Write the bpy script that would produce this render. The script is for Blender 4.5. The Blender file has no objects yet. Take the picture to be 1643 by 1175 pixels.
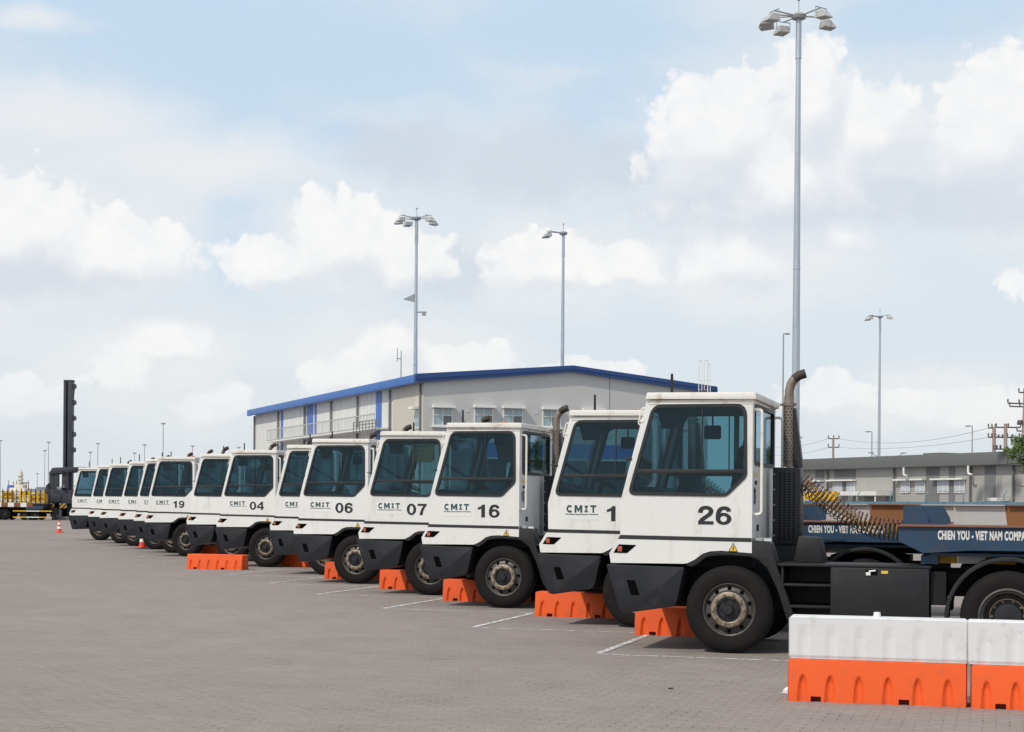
import bpy, bmesh, math, random
from mathutils import Vector, Matrix
R = math.radians
random.seed(7)
SC = bpy.context.scene
COL = SC.collection

# ---------------------------------------------------------------- camera, sky, sun, exposure
F, CX, CY, S, EYE = 2600., 821.5, 805.6, .008, 1.86      # lens of the photograph (pixels), eye height (m)
PHI = R(16.7)                                            # tractors point left and a little away
BETA = R(22.4)                                           # the row and the buildings run this way
cam_d = bpy.data.cameras.new('camera')
cam = bpy.data.objects.new('camera', cam_d)
COL.objects.link(cam)
cam_d.sensor_width = 36.
cam_d.lens = 36. * F / 1643.
cam_d.shift_y = (CY - 587.5) / 1643.
cam_d.clip_start = .1
cam_d.clip_end = 9000
c_ = math.sqrt(1 - S * S)
cam.matrix_world = Matrix(((c_, -S, 0, 0), (0, 0, -1, 0), (S, c_, 0, EYE), (0, 0, 0, 1)))
SC.camera = cam
SC.view_settings.view_transform = 'Standard'
SC.view_settings.look = 'None'
SC.view_settings.exposure = 0.0
SC.view_settings.gamma = 1.0

SUN_EL, SUN_AZ = R(48), R(224)      # azimuth clockwise from +Y (the view direction)
sun_d = bpy.data.lights.new('sun', 'SUN')
sun_d.energy = 2.8
sun_d.angle = R(.6)
sun_d.color = (1, .93, .82)
sun = bpy.data.objects.new('sun', sun_d)
COL.objects.link(sun)
to_sun = Vector((math.sin(SUN_AZ) * math.cos(SUN_EL), math.cos(SUN_AZ) * math.cos(SUN_EL), math.sin(SUN_EL)))
sun.rotation_euler = to_sun.to_track_quat('Z', 'Y').to_euler()
sun.location = to_sun * 200


class NT:
    """small node-tree helper"""
    def __init__(s, tree):
        s.t = tree
        tree.nodes.clear()

    def n(s, typ, **kw):
        nd = s.t.nodes.new(typ)
        for k, v in kw.items():
            if k == 'ins':
                for i, val in v.items():
                    if hasattr(val, 'is_linked') or hasattr(val, 'links'):
                        s.t.links.new(val, nd.inputs[i])
                    else:
                        nd.inputs[i].default_value = val
            else:
                setattr(nd, k, v)
        return nd

    def m(s, op, a, b=None, c=None, clamp=False):
        ins = {0: a}
        if b is not None: ins[1] = b
        if c is not None: ins[2] = c
        return s.n('ShaderNodeMath', operation=op, use_clamp=clamp, ins=ins).outputs[0]

    def mix(s, f, a, b, typ='RGBA', blend='MIX'):
        nd = s.t.nodes.new('ShaderNodeMix')
        nd.data_type = typ
        if typ == 'RGBA': nd.blend_type = blend
        idx = {'RGBA': (6, 7, 2), 'FLOAT': (2, 3, 0)}[typ]
        for i, val in ((0, f), (idx[0], a), (idx[1], b)):
            if hasattr(val, 'links'): s.t.links.new(val, nd.inputs[i])
            else: nd.inputs[i].default_value = val
        return nd.outputs[idx[2]]

    def smooth(s, x, a, b, lo=0., hi=1.):
        nd = s.n('ShaderNodeMapRange', interpolation_type='SMOOTHSTEP', ins={0: x, 1: a, 2: b, 3: lo, 4: hi})
        return nd.outputs[0]

    def noise(s, vec, scale, detail=4., rough=.55, dist=0.):
        nd = s.n('ShaderNodeTexNoise', ins={'Scale': scale, 'Detail': detail, 'Roughness': rough, 'Distortion': dist})
        if vec is not None: s.t.links.new(vec, nd.inputs['Vector'])
        return nd.outputs['Fac']


# clouds stand at fixed compass bearings: (bearing, height) in the photograph's pixels per radian
def blob(cx, cy, rx, ry):
    return ((cx - CX) / F, (CY - cy) / F, rx / F, ry / F)

CUMULUS = [blob(*b) for b in (
    (1150, 225, 150, 140), (1290, 190, 88, 140), (1385, 225, 100, 120), (1250, 300, 270, 150),
    (1640, 215, 160, 135), (1570, 240, 140, 140), (1680, 300, 200, 150),
    (545, 400, 140, 105), (440, 430, 140, 62), (640, 425, 120, 80),
    (625, 545, 80, 80), (570, 600, 120, 60), (740, 590, 120, 58),
    (30, 400, 210, 135), (190, 425, 190, 95), (265, 550, 110, 62), (220, 610, 90, 62), (40, 655, 130, 55), (330, 655, 100, 55),
    (880, 425, 140, 72), (970, 425, 120, 60), (1180, 420, 170, 85), (1340, 390, 90, 50), (1320, 625, 100, 48),
    (1560, 655, 130, 44), (1470, 645, 120, 34), (1620, 665, 110, 48), (940, 590, 110, 34), (1660, 470, 130, 40))]
GREYS = [blob(*b) for b in (
    (840, 270, 170, 80), (650, 255, 130, 62), (985, 270, 90, 55), (700, 435, 110, 60), (1240, 335, 280, 55),
    (1560, 340, 230, 60), (80, 455, 150, 60), (1420, 330, 160, 50))]
WHITES = [blob(*b) for b in (
    (40, 420, 360, 220), (1230, 300, 340, 200), (1620, 260, 260, 220), (540, 400, 240, 120), (900, 420, 280, 110), (640, 570, 260, 120),
    (240, 590, 280, 130), (1200, 440, 300, 100), (330, 285, 330, 70), (120, 225, 250, 80), (60, 90, 120, 30), (1500, 640, 260, 70))]
BLUES = [blob(*b) for b in (
    (420, 110, 480, 150), (150, 60, 330, 150), (1010, 200, 150, 110), (900, 60, 300, 90), (1500, 60, 200, 80), (390, 390, 60, 90), (560, 250, 130, 50))]


def metaball_group(name, blobs):
    g = bpy.data.node_groups.new(name, 'ShaderNodeTree')
    g.interface.new_socket('P', in_out='INPUT', socket_type='NodeSocketVector')
    g.interface.new_socket('D', in_out='OUTPUT', socket_type='NodeSocketFloat')
    t = NT(g)
    gi = t.n('NodeGroupInput')
    acc = None
    for (cx, cy, rx, ry) in blobs:
        d = t.n('ShaderNodeVectorMath', operation='SUBTRACT', ins={0: gi.outputs[0], 1: (cx, cy, 0)}).outputs[0]
        d = t.n('ShaderNodeVectorMath', operation='MULTIPLY', ins={0: d, 1: (1 / rx, 1 / ry, 0)}).outputs[0]
        l = t.n('ShaderNodeVectorMath', operation='LENGTH', ins={0: d}).outputs['Value']
        v = t.m('SUBTRACT', 1., l)
        v = t.m('MAXIMUM', v, -1.5)
        acc = v if acc is None else t.n('ShaderNodeMath', operation='SMOOTH_MAX', ins={0: acc, 1: v, 2: .25}).outputs[0]
    go = t.n('NodeGroupOutput')
    g.links.new(acc, go.inputs[0])
    return g


world = bpy.data.worlds.new('World')
SC.world = world
world.use_nodes = True
w = NT(world.node_tree)
tc = w.n('ShaderNodeTexCoord')
sp = w.n('ShaderNodeSeparateXYZ', ins={0: tc.outputs['Generated']})
az = w.m('ARCTAN2', sp.outputs[0], sp.outputs[1])
el = w.m('ARCSINE', sp.outputs[2])
P = w.n('ShaderNodeCombineXYZ', ins={0: az, 1: el, 2: 0.}).outputs[0]
sky = w.n('ShaderNodeTexSky', sky_type='NISHITA')
sky.sun_disc = False
sky.sun_elevation = SUN_EL
sky.sun_rotation = SUN_AZ
sky.air_density = 1.0
sky.dust_density = 2.5
sky.ozone_density = 1.5
# billowing edges: the lookup is pushed about by two octaves of noise, and more noise eats the rim
ns = w.n('ShaderNodeTexNoise', ins={'Vector': P, 'Scale': 26., 'Detail': 6., 'Roughness': .6})
wv = w.n('ShaderNodeVectorMath', operation='SUBTRACT', ins={0: ns.outputs['Color'], 1: (.5, .5, .5)}).outputs[0]
wv = w.n('ShaderNodeVectorMath', operation='MULTIPLY', ins={0: wv, 1: (.030, .026, 0)}).outputs[0]
PW = w.n('ShaderNodeVectorMath', operation='ADD', ins={0: P, 1: wv}).outputs[0]
gC = metaball_group('cumulus_masses', CUMULUS)
gG = metaball_group('grey_masses', GREYS)
gW = metaball_group('soft_white_masses', WHITES)
gB = metaball_group('blue_gaps', BLUES)


def grp(g, vec):
    nd = w.n('ShaderNodeGroup')
    nd.node_tree = g
    w.t.links.new(vec, nd.inputs[0])
    return nd.outputs[0]


fine = w.noise(P, 70., 6., .62)
big = w.noise(P, 9., 6., .6)
d0 = grp(gC, PW)
up = w.n('ShaderNodeVectorMath', operation='ADD', ins={0: PW, 1: (-.007, .024, 0)}).outputs[0]
d1 = grp(gC, up)
vor = w.n('ShaderNodeTexVoronoi', feature='SMOOTH_F1', ins={'Vector': PW, 'Scale': 58., 'Detail': 2., 'Roughness': .55, 'Smoothness': .35}).outputs['Distance']
puff = w.m('ADD', w.m('MULTIPLY', w.m('SUBTRACT', .46, vor), .40), w.m('MULTIPLY', w.m('SUBTRACT', fine, .5), .30))
dn = w.m('ADD', d0, puff)
lit = w.smooth(w.m('ADD', w.m('SUBTRACT', d0, d1), w.m('MULTIPLY', w.m('SUBTRACT', fine, .5), .28)), -.42, .40)
lit = w.m('ADD', lit, w.m('MULTIPLY', w.m('SUBTRACT', .45, vor), .24), clamp=True)
aC = w.mix(lit, w.smooth(dn, -.05, .75), w.smooth(dn, -.02, .17), typ='FLOAT')
# base: pale haze with blue showing through the gaps
hz = w.smooth(el, 0., .14)
base = w.mix(hz, (.77, .82, .86, 1), (.735, .815, .885, 1))
wisp = w.n('ShaderNodeMapping', ins={0: PW})
wisp.inputs['Rotation'].default_value = (0, 0, .45)
wisp.inputs['Scale'].default_value = (1., 2.6, 1.)
wn = w.noise(wisp.outputs[0], 11., 7., .6)
blue = w.smooth(w.m('ADD', grp(gB, PW), w.m('MULTIPLY', w.m('SUBTRACT', wn, .5), 1.5)), -.25, .60)
base = w.mix(w.m('MULTIPLY', blue, .95), base, (.575, .735, .90, 1))
soft = w.smooth(w.m('ADD', grp(gW, PW), w.m('MULTIPLY', w.m('SUBTRACT', wn, .5), 1.3)), -.15, .85)
base = w.mix(w.m('MULTIPLY', soft, .85), base, (.885, .895, .905, 1))
# general broken cloud for the sky outside the photograph
gen = w.m('MULTIPLY', w.smooth(big, .48, .62), w.smooth(el, .30, .42))
base = w.mix(gen, base, (.82, .84, .87, 1))
grey = w.smooth(w.m('ADD', grp(gG, PW), w.m('MULTIPLY', w.m('SUBTRACT', fine, .5), .6)), -.1, .6)
base = w.mix(w.m('MULTIPLY', grey, .75), base, (.675, .73, .80, 1))
ccol = w.mix(lit, (.745, .79, .85, 1), (1.02, 1.005, .99, 1))
# low clouds are seen through more air
air = w.smooth(el, .02, .13, .38, 1.)
cl = w.mix(w.m('MULTIPLY', aC, w.m('MULTIPLY', air, .96)), base, ccol)
bg1 = w.n('ShaderNodeBackground', ins={0: sky.outputs[0], 1: .1})
bg2 = w.n('ShaderNodeBackground', ins={0: cl, 1: 1.0})
mx = w.n('ShaderNodeMixShader', ins={0: .93, 1: bg1.outputs[0], 2: bg2.outputs[0]})
wo = w.n('ShaderNodeOutputWorld')
w.t.links.new(mx.outputs[0], wo.inputs[0])
world.cycles.sampling_method = 'MANUAL'
world.cycles.sample_map_resolution = 512


# ---------------------------------------------------------------- materials
def mat(name, col, rough=.6, metal=0., var=.12, vscale=3., dirt=None, dirt_amt=.0, dscale=2., bump=0., bscale=60., spec=.5, coat=0., rnd=0., stretch=None):
    m = bpy.data.materials.new(name)
    m.use_nodes = True
    t = NT(m.node_tree)
    tcn = t.n('ShaderNodeTexCoord')
    oi = t.n('ShaderNodeObjectInfo')
    off = t.n('ShaderNodeVectorMath', operation='SCALE', ins={0: (17.3, 9.1, 5.7), 3: oi.outputs['Random']}).outputs[0]
    vec = t.n('ShaderNodeVectorMath', operation='ADD', ins={0: tcn.outputs['Object'], 1: off}).outputs[0]
    sv = vec
    if stretch:
        sv = t.n('ShaderNodeVectorMath', operation='MULTIPLY', ins={0: vec, 1: stretch}).outputs[0]
    n1 = t.noise(vec, vscale, 5., .6)
    f = t.m('MULTIPLY_ADD', t.m('SUBTRACT', n1, .5), var * 2, 1.)
    if rnd:
        f = t.m('MULTIPLY', f, t.m('MULTIPLY_ADD', t.m('SUBTRACT', oi.outputs['Random'], .5), rnd, 1.))
    c = t.mix(1., (*col, 1), t.n('ShaderNodeCombineColor', ins={0: f, 1: f, 2: f}).outputs[0], blend='MULTIPLY')
    if dirt:
        n2 = t.noise(sv, dscale, 8., .68)
        k = t.m('MULTIPLY', t.smooth(n2, .52, .74), dirt_amt)
        c = t.mix(k, c, (*dirt, 1))
    bs = t.n('ShaderNodeBsdfPrincipled', ins={'Metallic': metal, 'Specular IOR Level': spec, 'Coat Weight': coat})
    t.t.links.new(c, bs.inputs['Base Color'])
    rr = t.m('MULTIPLY_ADD', t.m('SUBTRACT', n1, .5), .25, rough, clamp=True)
    t.t.links.new(rr, bs.inputs['Roughness'])
    if bump:
        nb = t.noise(vec, bscale, 4.)
        b = t.n('ShaderNodeBump', ins={'Strength': bump, 'Distance': .01, 'Height': nb})
        t.t.links.new(b.outputs[0], bs.inputs['Normal'])
    o = t.n('ShaderNodeOutputMaterial')
    t.t.links.new(bs.outputs[0], o.inputs[0])
    return m


def glass(name, tint, refl=.10):
    m = bpy.data.materials.new(name)
    m.use_nodes = True
    t = NT(m.node_tree)
    tr = t.n('ShaderNodeBsdfTransparent', ins={0: (*tint, 1)})
    gl = t.n('ShaderNodeBsdfGlossy', ins={0: (.70, .85, .95, 1), 1: .02})
    lw = t.n('ShaderNodeFresnel', ins={0: 1.5})
    f = t.m('MULTIPLY_ADD', lw.outputs[0], .8, refl - .04, clamp=True)
    mxs = t.n('ShaderNodeMixShader', ins={0: f, 1: tr.outputs[0], 2: gl.outputs[0]})
    o = t.n('ShaderNodeOutputMaterial')
    t.t.links.new(mxs.outputs[0], o.inputs[0])
    return m


def marking(name, col, wear=.5, scale=9.):
    m = bpy.data.materials.new(name)
    m.use_nodes = True
    t = NT(m.node_tree)
    tcn = t.n('ShaderNodeTexCoord')
    a = t.noise(tcn.outputs['Object'], scale, 8., .7)
    k = t.smooth(a, wear - .09, wear + .05)
    bs = t.n('ShaderNodeBsdfPrincipled', ins={'Base Color': (*col, 1), 'Roughness': .8})
    tr = t.n('ShaderNodeBsdfTransparent')
    mxs = t.n('ShaderNodeMixShader', ins={0: k, 1: tr.outputs[0], 2: bs.outputs[0]})
    o = t.n('ShaderNodeOutputMaterial')
    t.t.links.new(mxs.outputs[0], o.inputs[0])
    return m


def paver_material():
    m = bpy.data.materials.new('concrete_pavers')
    m.use_nodes = True
    t = NT(m.node_tree)
    tcn = t.n('ShaderNodeTexCoord')
    mp = t.n('ShaderNodeMapping', ins={0: tcn.outputs['Object']})
    mp.inputs['Rotation'].default_value = (0, 0, PHI)
    vec = mp.outputs[0]
    br = t.n('ShaderNodeTexBrick', offset=.5, ins={'Vector': vec, 'Color1': (.262, .226, .212, 1), 'Color2': (.236, .203, .190, 1),
             'Mortar': (.205, .178, .169, 1), 'Scale': 1., 'Mortar Size': .007, 'Mortar Smooth': .3, 'Bias': 0., 'Brick Width': .22, 'Row Height': .11})
    big_n = t.noise(vec, .11, 5., .6)
    mid_n = t.noise(vec, .9, 6., .65)
    fin_n = t.noise(vec, 14., 6., .7)
    f = t.m('ADD', t.m('MULTIPLY', t.m('SUBTRACT', big_n, .5), .40), t.m('MULTIPLY', t.m('SUBTRACT', mid_n, .5), .34))
    f = t.m('ADD', f, t.m('MULTIPLY', t.m('SUBTRACT', fin_n, .5), .6))
    f = t.m('ADD', f, 1.)
    gap = t.m('MULTIPLY', br.outputs['Fac'], t.smooth(t.noise(vec, 1.7, 5., .7), .50, .66))
    c0 = t.mix(t.m('MULTIPLY', gap, .75), br.outputs[0], (.06, .052, .05, 1))
    c = t.mix(1., c0, t.n('ShaderNodeCombineColor', ins={0: f, 1: f, 2: f}).outputs[0], blend='MULTIPLY')
    # dark chips and spots, sandy stains
    vo = t.n('ShaderNodeTexVoronoi', ins={'Vector': vec, 'Scale': 2.2, 'Randomness': 1.})
    rim = t.m('MULTIPLY', t.noise(vec, 2.2, 2.), .10)
    spot = t.smooth(vo.outputs['Distance'], .0, rim, 1., 0.)
    c = t.mix(t.m('MULTIPLY', spot, .6), c, (.09, .08, .075, 1))
    st = t.smooth(t.noise(vec, .35, 6., .65, .4), .55, .75)
    c = t.mix(t.m('MULTIPLY', st, .35), c, (.30, .25, .22, 1))
    # oil drips where vehicles stand and turn
    oil = t.smooth(t.noise(vec, .55, 7., .7, .6), .60, .74)
    c = t.mix(t.m('MULTIPLY', oil, .45), c, (.17, .152, .146, 1))
    bs = t.n('ShaderNodeBsdfPrincipled', ins={'Roughness': .86, 'Specular IOR Level': .3})
    t.t.links.new(c, bs.inputs['Base Color'])
    hgt = t.m('ADD', t.m('MULTIPLY', br.outputs['Fac'], -1.), t.m('MULTIPLY', fin_n, .6))
    b = t.n('ShaderNodeBump', ins={'Strength': .55, 'Distance': .012, 'Height': hgt})
    t.t.links.new(b.outputs[0], bs.inputs['Normal'])
    o = t.n('ShaderNodeOutputMaterial')
    t.t.links.new(bs.outputs[0], o.inputs[0])
    return m


M = dict(
    white=mat('white_cab_paint', (.735, .735, .725), .38, 0, .05, 1.5, (.36, .29, .22), .36, 2.6, rnd=.06, stretch=(1.6, 1.6, .5)),
    roof_white=mat('white_roof_paint', (.73, .71, .67), .5, 0, .07, 2.5, (.30, .17, .10), .65, 4.5, rnd=.06),
    grey_liner=mat('grey_cab_liner', (.105, .115, .12), .6, 0, .15),
    pillar_liner=mat('pale_pillar_trim', (.28, .30, .29), .55, 0, .12),
    black=mat('black_plastic', (.0085, .009, .0115), .55, 0, .35, 2.5, (.045, .043, .042), .30, 3., spec=.45, bump=.15, bscale=90),
    bumper=mat('black_bumper_paint', (.0175, .0185, .0235), .46, 0, .3, 2., (.06, .056, .054), .30, 4., spec=.28, bump=.12, bscale=70),
    chassis=mat('chassis_paint', (.008, .008, .010), .6, 0, .4, 3., (.035, .03, .027), .30, 3., spec=.3),
    tyre=mat('tyre_rubber', (.0095, .0084, .0086), .8, 0, .3, 4., (.026, .020, .0175), .5, 2.5, spec=.22, bump=.25, bscale=40),
    rim=mat('worn_rim_steel', (.082, .078, .075), .5, .3, .4, 9., (.055, .036, .026), .75, 7., rnd=.5),
    nuts=mat('rusty_wheel_flange', (.30, .245, .19), .42, .6, .6, 22., (.045, .026, .017), .95, 17., bump=.4, bscale=60, rnd=.3),
    hub=mat('greasy_hub', (.013, .014, .018), .5, .1, .4, 9.),
    dark=mat('dark_opening', (.0025, .0025, .003), .9, 0, .1, spec=.05),
    seal=mat('window_rubber', (.016, .017, .020), .5, 0, .2),
    seat=mat('seat_fabric', (.014, .014, .016), .85, 0, .3, 12.),
    glass=glass('cab_glass', (.57, .72, .755), .034),
    glass_clear=glass('clear_glass', (.88, .94, .95), .03),
    stripe=mat('stripe_black', (.022, .022, .027), .45),
    number=mat('number_black', (.018, .018, .022), .45),
    teal=mat('logo_teal', (.018, .062, .072), .5),
    decal=mat('decal_film', (.745, .745, .735), .35, 0, .02),
    orange_lens=mat('orange_lens', (.42, .10, .035), .25, 0, .2, 8.),
    yellow=mat('warning_yellow', (.72, .47, .05), .5, 0, .15, 6.),
    steel=mat('galvanised_steel', (.46, .50, .55), .42, .6, .12, 2., (.30, .31, .33), .5, 2., stretch=(4, 4, .25)),
    steel_dull=mat('dull_steel', (.33, .34, .35), .5, .3, .2, 4.),
    exhaust=mat('heat_stained_exhaust', (.25, .21, .175), .45, .65, .3, 5., (.085, .05, .03), .8, 7.),
    soot=mat('sooty_exhaust', (.045, .035, .03), .7, .2, .4, 6.),
    grille=mat('exhaust_box_black', (.017, .0175, .021), .45, .1, .25, 6.),
    rail=mat('white_handrail', (.76, .73, .67), .4, 0, .06, 5., (.35, .25, .16), .4, 8.),
    orange=mat('orange_barrier_plastic', (.76, .105, .020), .5, 0, .08, 2.5, (.36, .10, .05), .40, 6., spec=.3, bump=.06, bscale=30, rnd=.10),
    white_pl=mat('white_barrier_plastic', (.665, .67, .685), .5, 0, .05, 2.5, (.34, .31, .28), .5, 4.5, bump=.08, bscale=30, rnd=.05),
    blue_t=mat('trailer_blue', (.014, .044, .092), .5, 0, .25, 1.2, (.09, .05, .03), .6, 5., rnd=.1),
    rust=mat('red_oxide_deck', (.19, .078, .045), .7, 0, .3, 3., (.12, .05, .03), .6, 4.),
    oxide=mat('brown_oxide_primer', (.21, .088, .028), .65, 0, .2, 1.5, (.12, .05, .02), .5, 3.),
    primer=mat('pale_grey_primer', (.40, .405, .40), .6, 0, .12, 2., (.30, .27, .24), .4, 4.),
    letter=mat('white_lettering', (.66, .66, .64), .5, 0, .08, 9., (.06, .09, .14), .6, 12.),
    hose_red=mat('red_air_hose', (.13, .05, .04), .4),
    hose_yellow=mat('yellow_air_hose', (.26, .15, .05), .4),
    hose_black=mat('black_air_hose', (.02, .02, .025), .4),
    blue_trim=mat('shaded_blue_sheet', (.018, .062, .21), .5, 0, .12, .4),  # gable edge's shadow put into a darker base blue than the eave
    wall_grey=mat('grey_gable_cladding', (.50, .50, .49), .7, 0, .07, .4, (.44, .44, .43), .4, .5, stretch=(1, 1, .3)),
    wall_white=mat('pale_wall_cladding', (.66, .665, .655), .6, 0, .05, .5, (.45, .44, .42), .4, .6, stretch=(1, 1, .2)),
    wall_cream=mat('cream_end_panel', (.53, .505, .45), .65, 0, .06, .6, (.40, .37, .31), .4, .6),
    blue_roof=mat('blue_roof_sheet', (.05, .15, .44), .5, 0, .1, .4, (.03, .09, .30), .5, .7),
    blue_panel=mat('blue_wall_panel', (.055, .14, .45), .5, 0, .08, .5),
    trim=mat('white_trim', (.72, .72, .70), .5, 0, .06, 2., (.45, .42, .38), .5, 3.),
    pane=mat('window_pane', (.30, .40, .43), .12, 0, .2, .8, spec=.8),
    pane_blind=mat('window_pane_blind', (.50, .545, .60), .3, 0, .08, 2.),
    low_wall=mat('low_building_render', (.36, .352, .338), .8, 0, .05, .5, (.28, .275, .26), .4, .7, stretch=(1, 1, .2)),
    low_dark=mat('dark_grey_panel', (.165, .17, .175), .75, 0, .08, .6),
    parapet=mat('parapet_grey', (.128, .135, .136), .75, 0, .08, .4, (.12, .125, .125), .5, .6, stretch=(1, 1, .25)),
    fence=mat('blue_fence_paint', (.10, .20, .27), .5, .1, .2, 3., (.35, .40, .42), .5, 6.),
    wire=mat('grey_wire', (.22, .23, .24), .5, .4),
    yellow_m=mat('machine_yellow', (.70, .42, .02), .5, 0, .15, 1., (.35, .17, .03), .5, 2.),
    red=mat('red_cone_plastic', (.72, .06, .035), .5, 0, .1),
    band=mat('reflective_white', (.75, .75, .74), .4, 0, .05),
    bark=mat('bark', (.12, .085, .06), .9, 0, .3, 8.),
    pole_wood=mat('concrete_pole', (.33, .26, .23), .8, 0, .15, 1.),
    ceramic=mat('dark_ceramic', (.07, .055, .055), .4, 0, .2),
    stack_paint=mat('stacker_charcoal', (.030, .034, .047), .5, 0, .3, .8, (.09, .075, .065), .4, 1.2),
    ship_white=mat('ship_white', (.70, .66, .58), .6, 0, .15, .1, (.45, .33, .22), .4, .2),
    teal_box=mat('teal_container', (.06, .24, .27), .5, 0, .1),
    grey_box=mat('grey_container', (.26, .29, .31), .5, 0, .1),
    hill=mat('hazed_hill', (.16, .18, .19), .9, 0, .3, .004),  # distance haze put into the grey-blue base colour
    card=mat('brown_card', (.50, .36, .16), .8, 0, .12, 9.),
    tan_card=mat('tan_card', (.66, .41, .24), .8, 0, .08, 9.),
    ground=paver_material(),
    line=marking('worn_white_line', (.68, .68, .69), .50, 9.),
    line_thin=marking('thin_worn_line', (.60, .60, .60), .50, 6.),
)


def leaf_material():
    m = bpy.data.materials.new('tree_leaf')
    m.use_nodes = True
    t = NT(m.node_tree)
    tcn = t.n('ShaderNodeTexCoord')
    a = t.noise(tcn.outputs['Object'], 1.6, 3.)
    b = t.noise(tcn.outputs['Object'], 9., 2.)
    c = t.mix(t.smooth(t.m('ADD', t.m('MULTIPLY', a, .6), t.m('MULTIPLY', b, .4)), .35, .65), (.035, .075, .014, 1), (.12, .18, .035, 1))
    bs = t.n('ShaderNodeBsdfPrincipled', ins={'Roughness': .55})
    t.t.links.new(c, bs.inputs['Base Color'])
    tl = t.n('ShaderNodeBsdfTranslucent')
    t.t.links.new(c, tl.inputs[0])
    mxs = t.n('ShaderNodeMixShader', ins={0: .25, 1: bs.outputs[0], 2: tl.outputs[0]})
    o = t.n('ShaderNodeOutputMaterial')
    t.t.links.new(mxs.outputs[0], o.inputs[0])
    return m


M['leaf'] = leaf_material()


def hazard_material():
    m = bpy.data.materials.new('hazard_stripes')
    m.use_nodes = True
    t = NT(m.node_tree)
    tcn = t.n('ShaderNodeTexCoord')
    s = t.n('ShaderNodeSeparateXYZ', ins={0: tcn.outputs['Object']})
    k = t.m('FRACT', t.m('MULTIPLY', t.m('SUBTRACT', s.outputs[0], s.outputs[2]), 2.6))
    c = t.mix(t.m('GREATER_THAN', k, .5), (.03, .03, .03, 1), (.50, .26, .03, 1))
    bs = t.n('ShaderNodeBsdfPrincipled', ins={'Roughness': .6})
    t.t.links.new(c, bs.inputs['Base Color'])
    o = t.n('ShaderNodeOutputMaterial')
    t.t.links.new(bs.outputs[0], o.inputs[0])
    return m


M['hazard'] = hazard_material()


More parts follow.
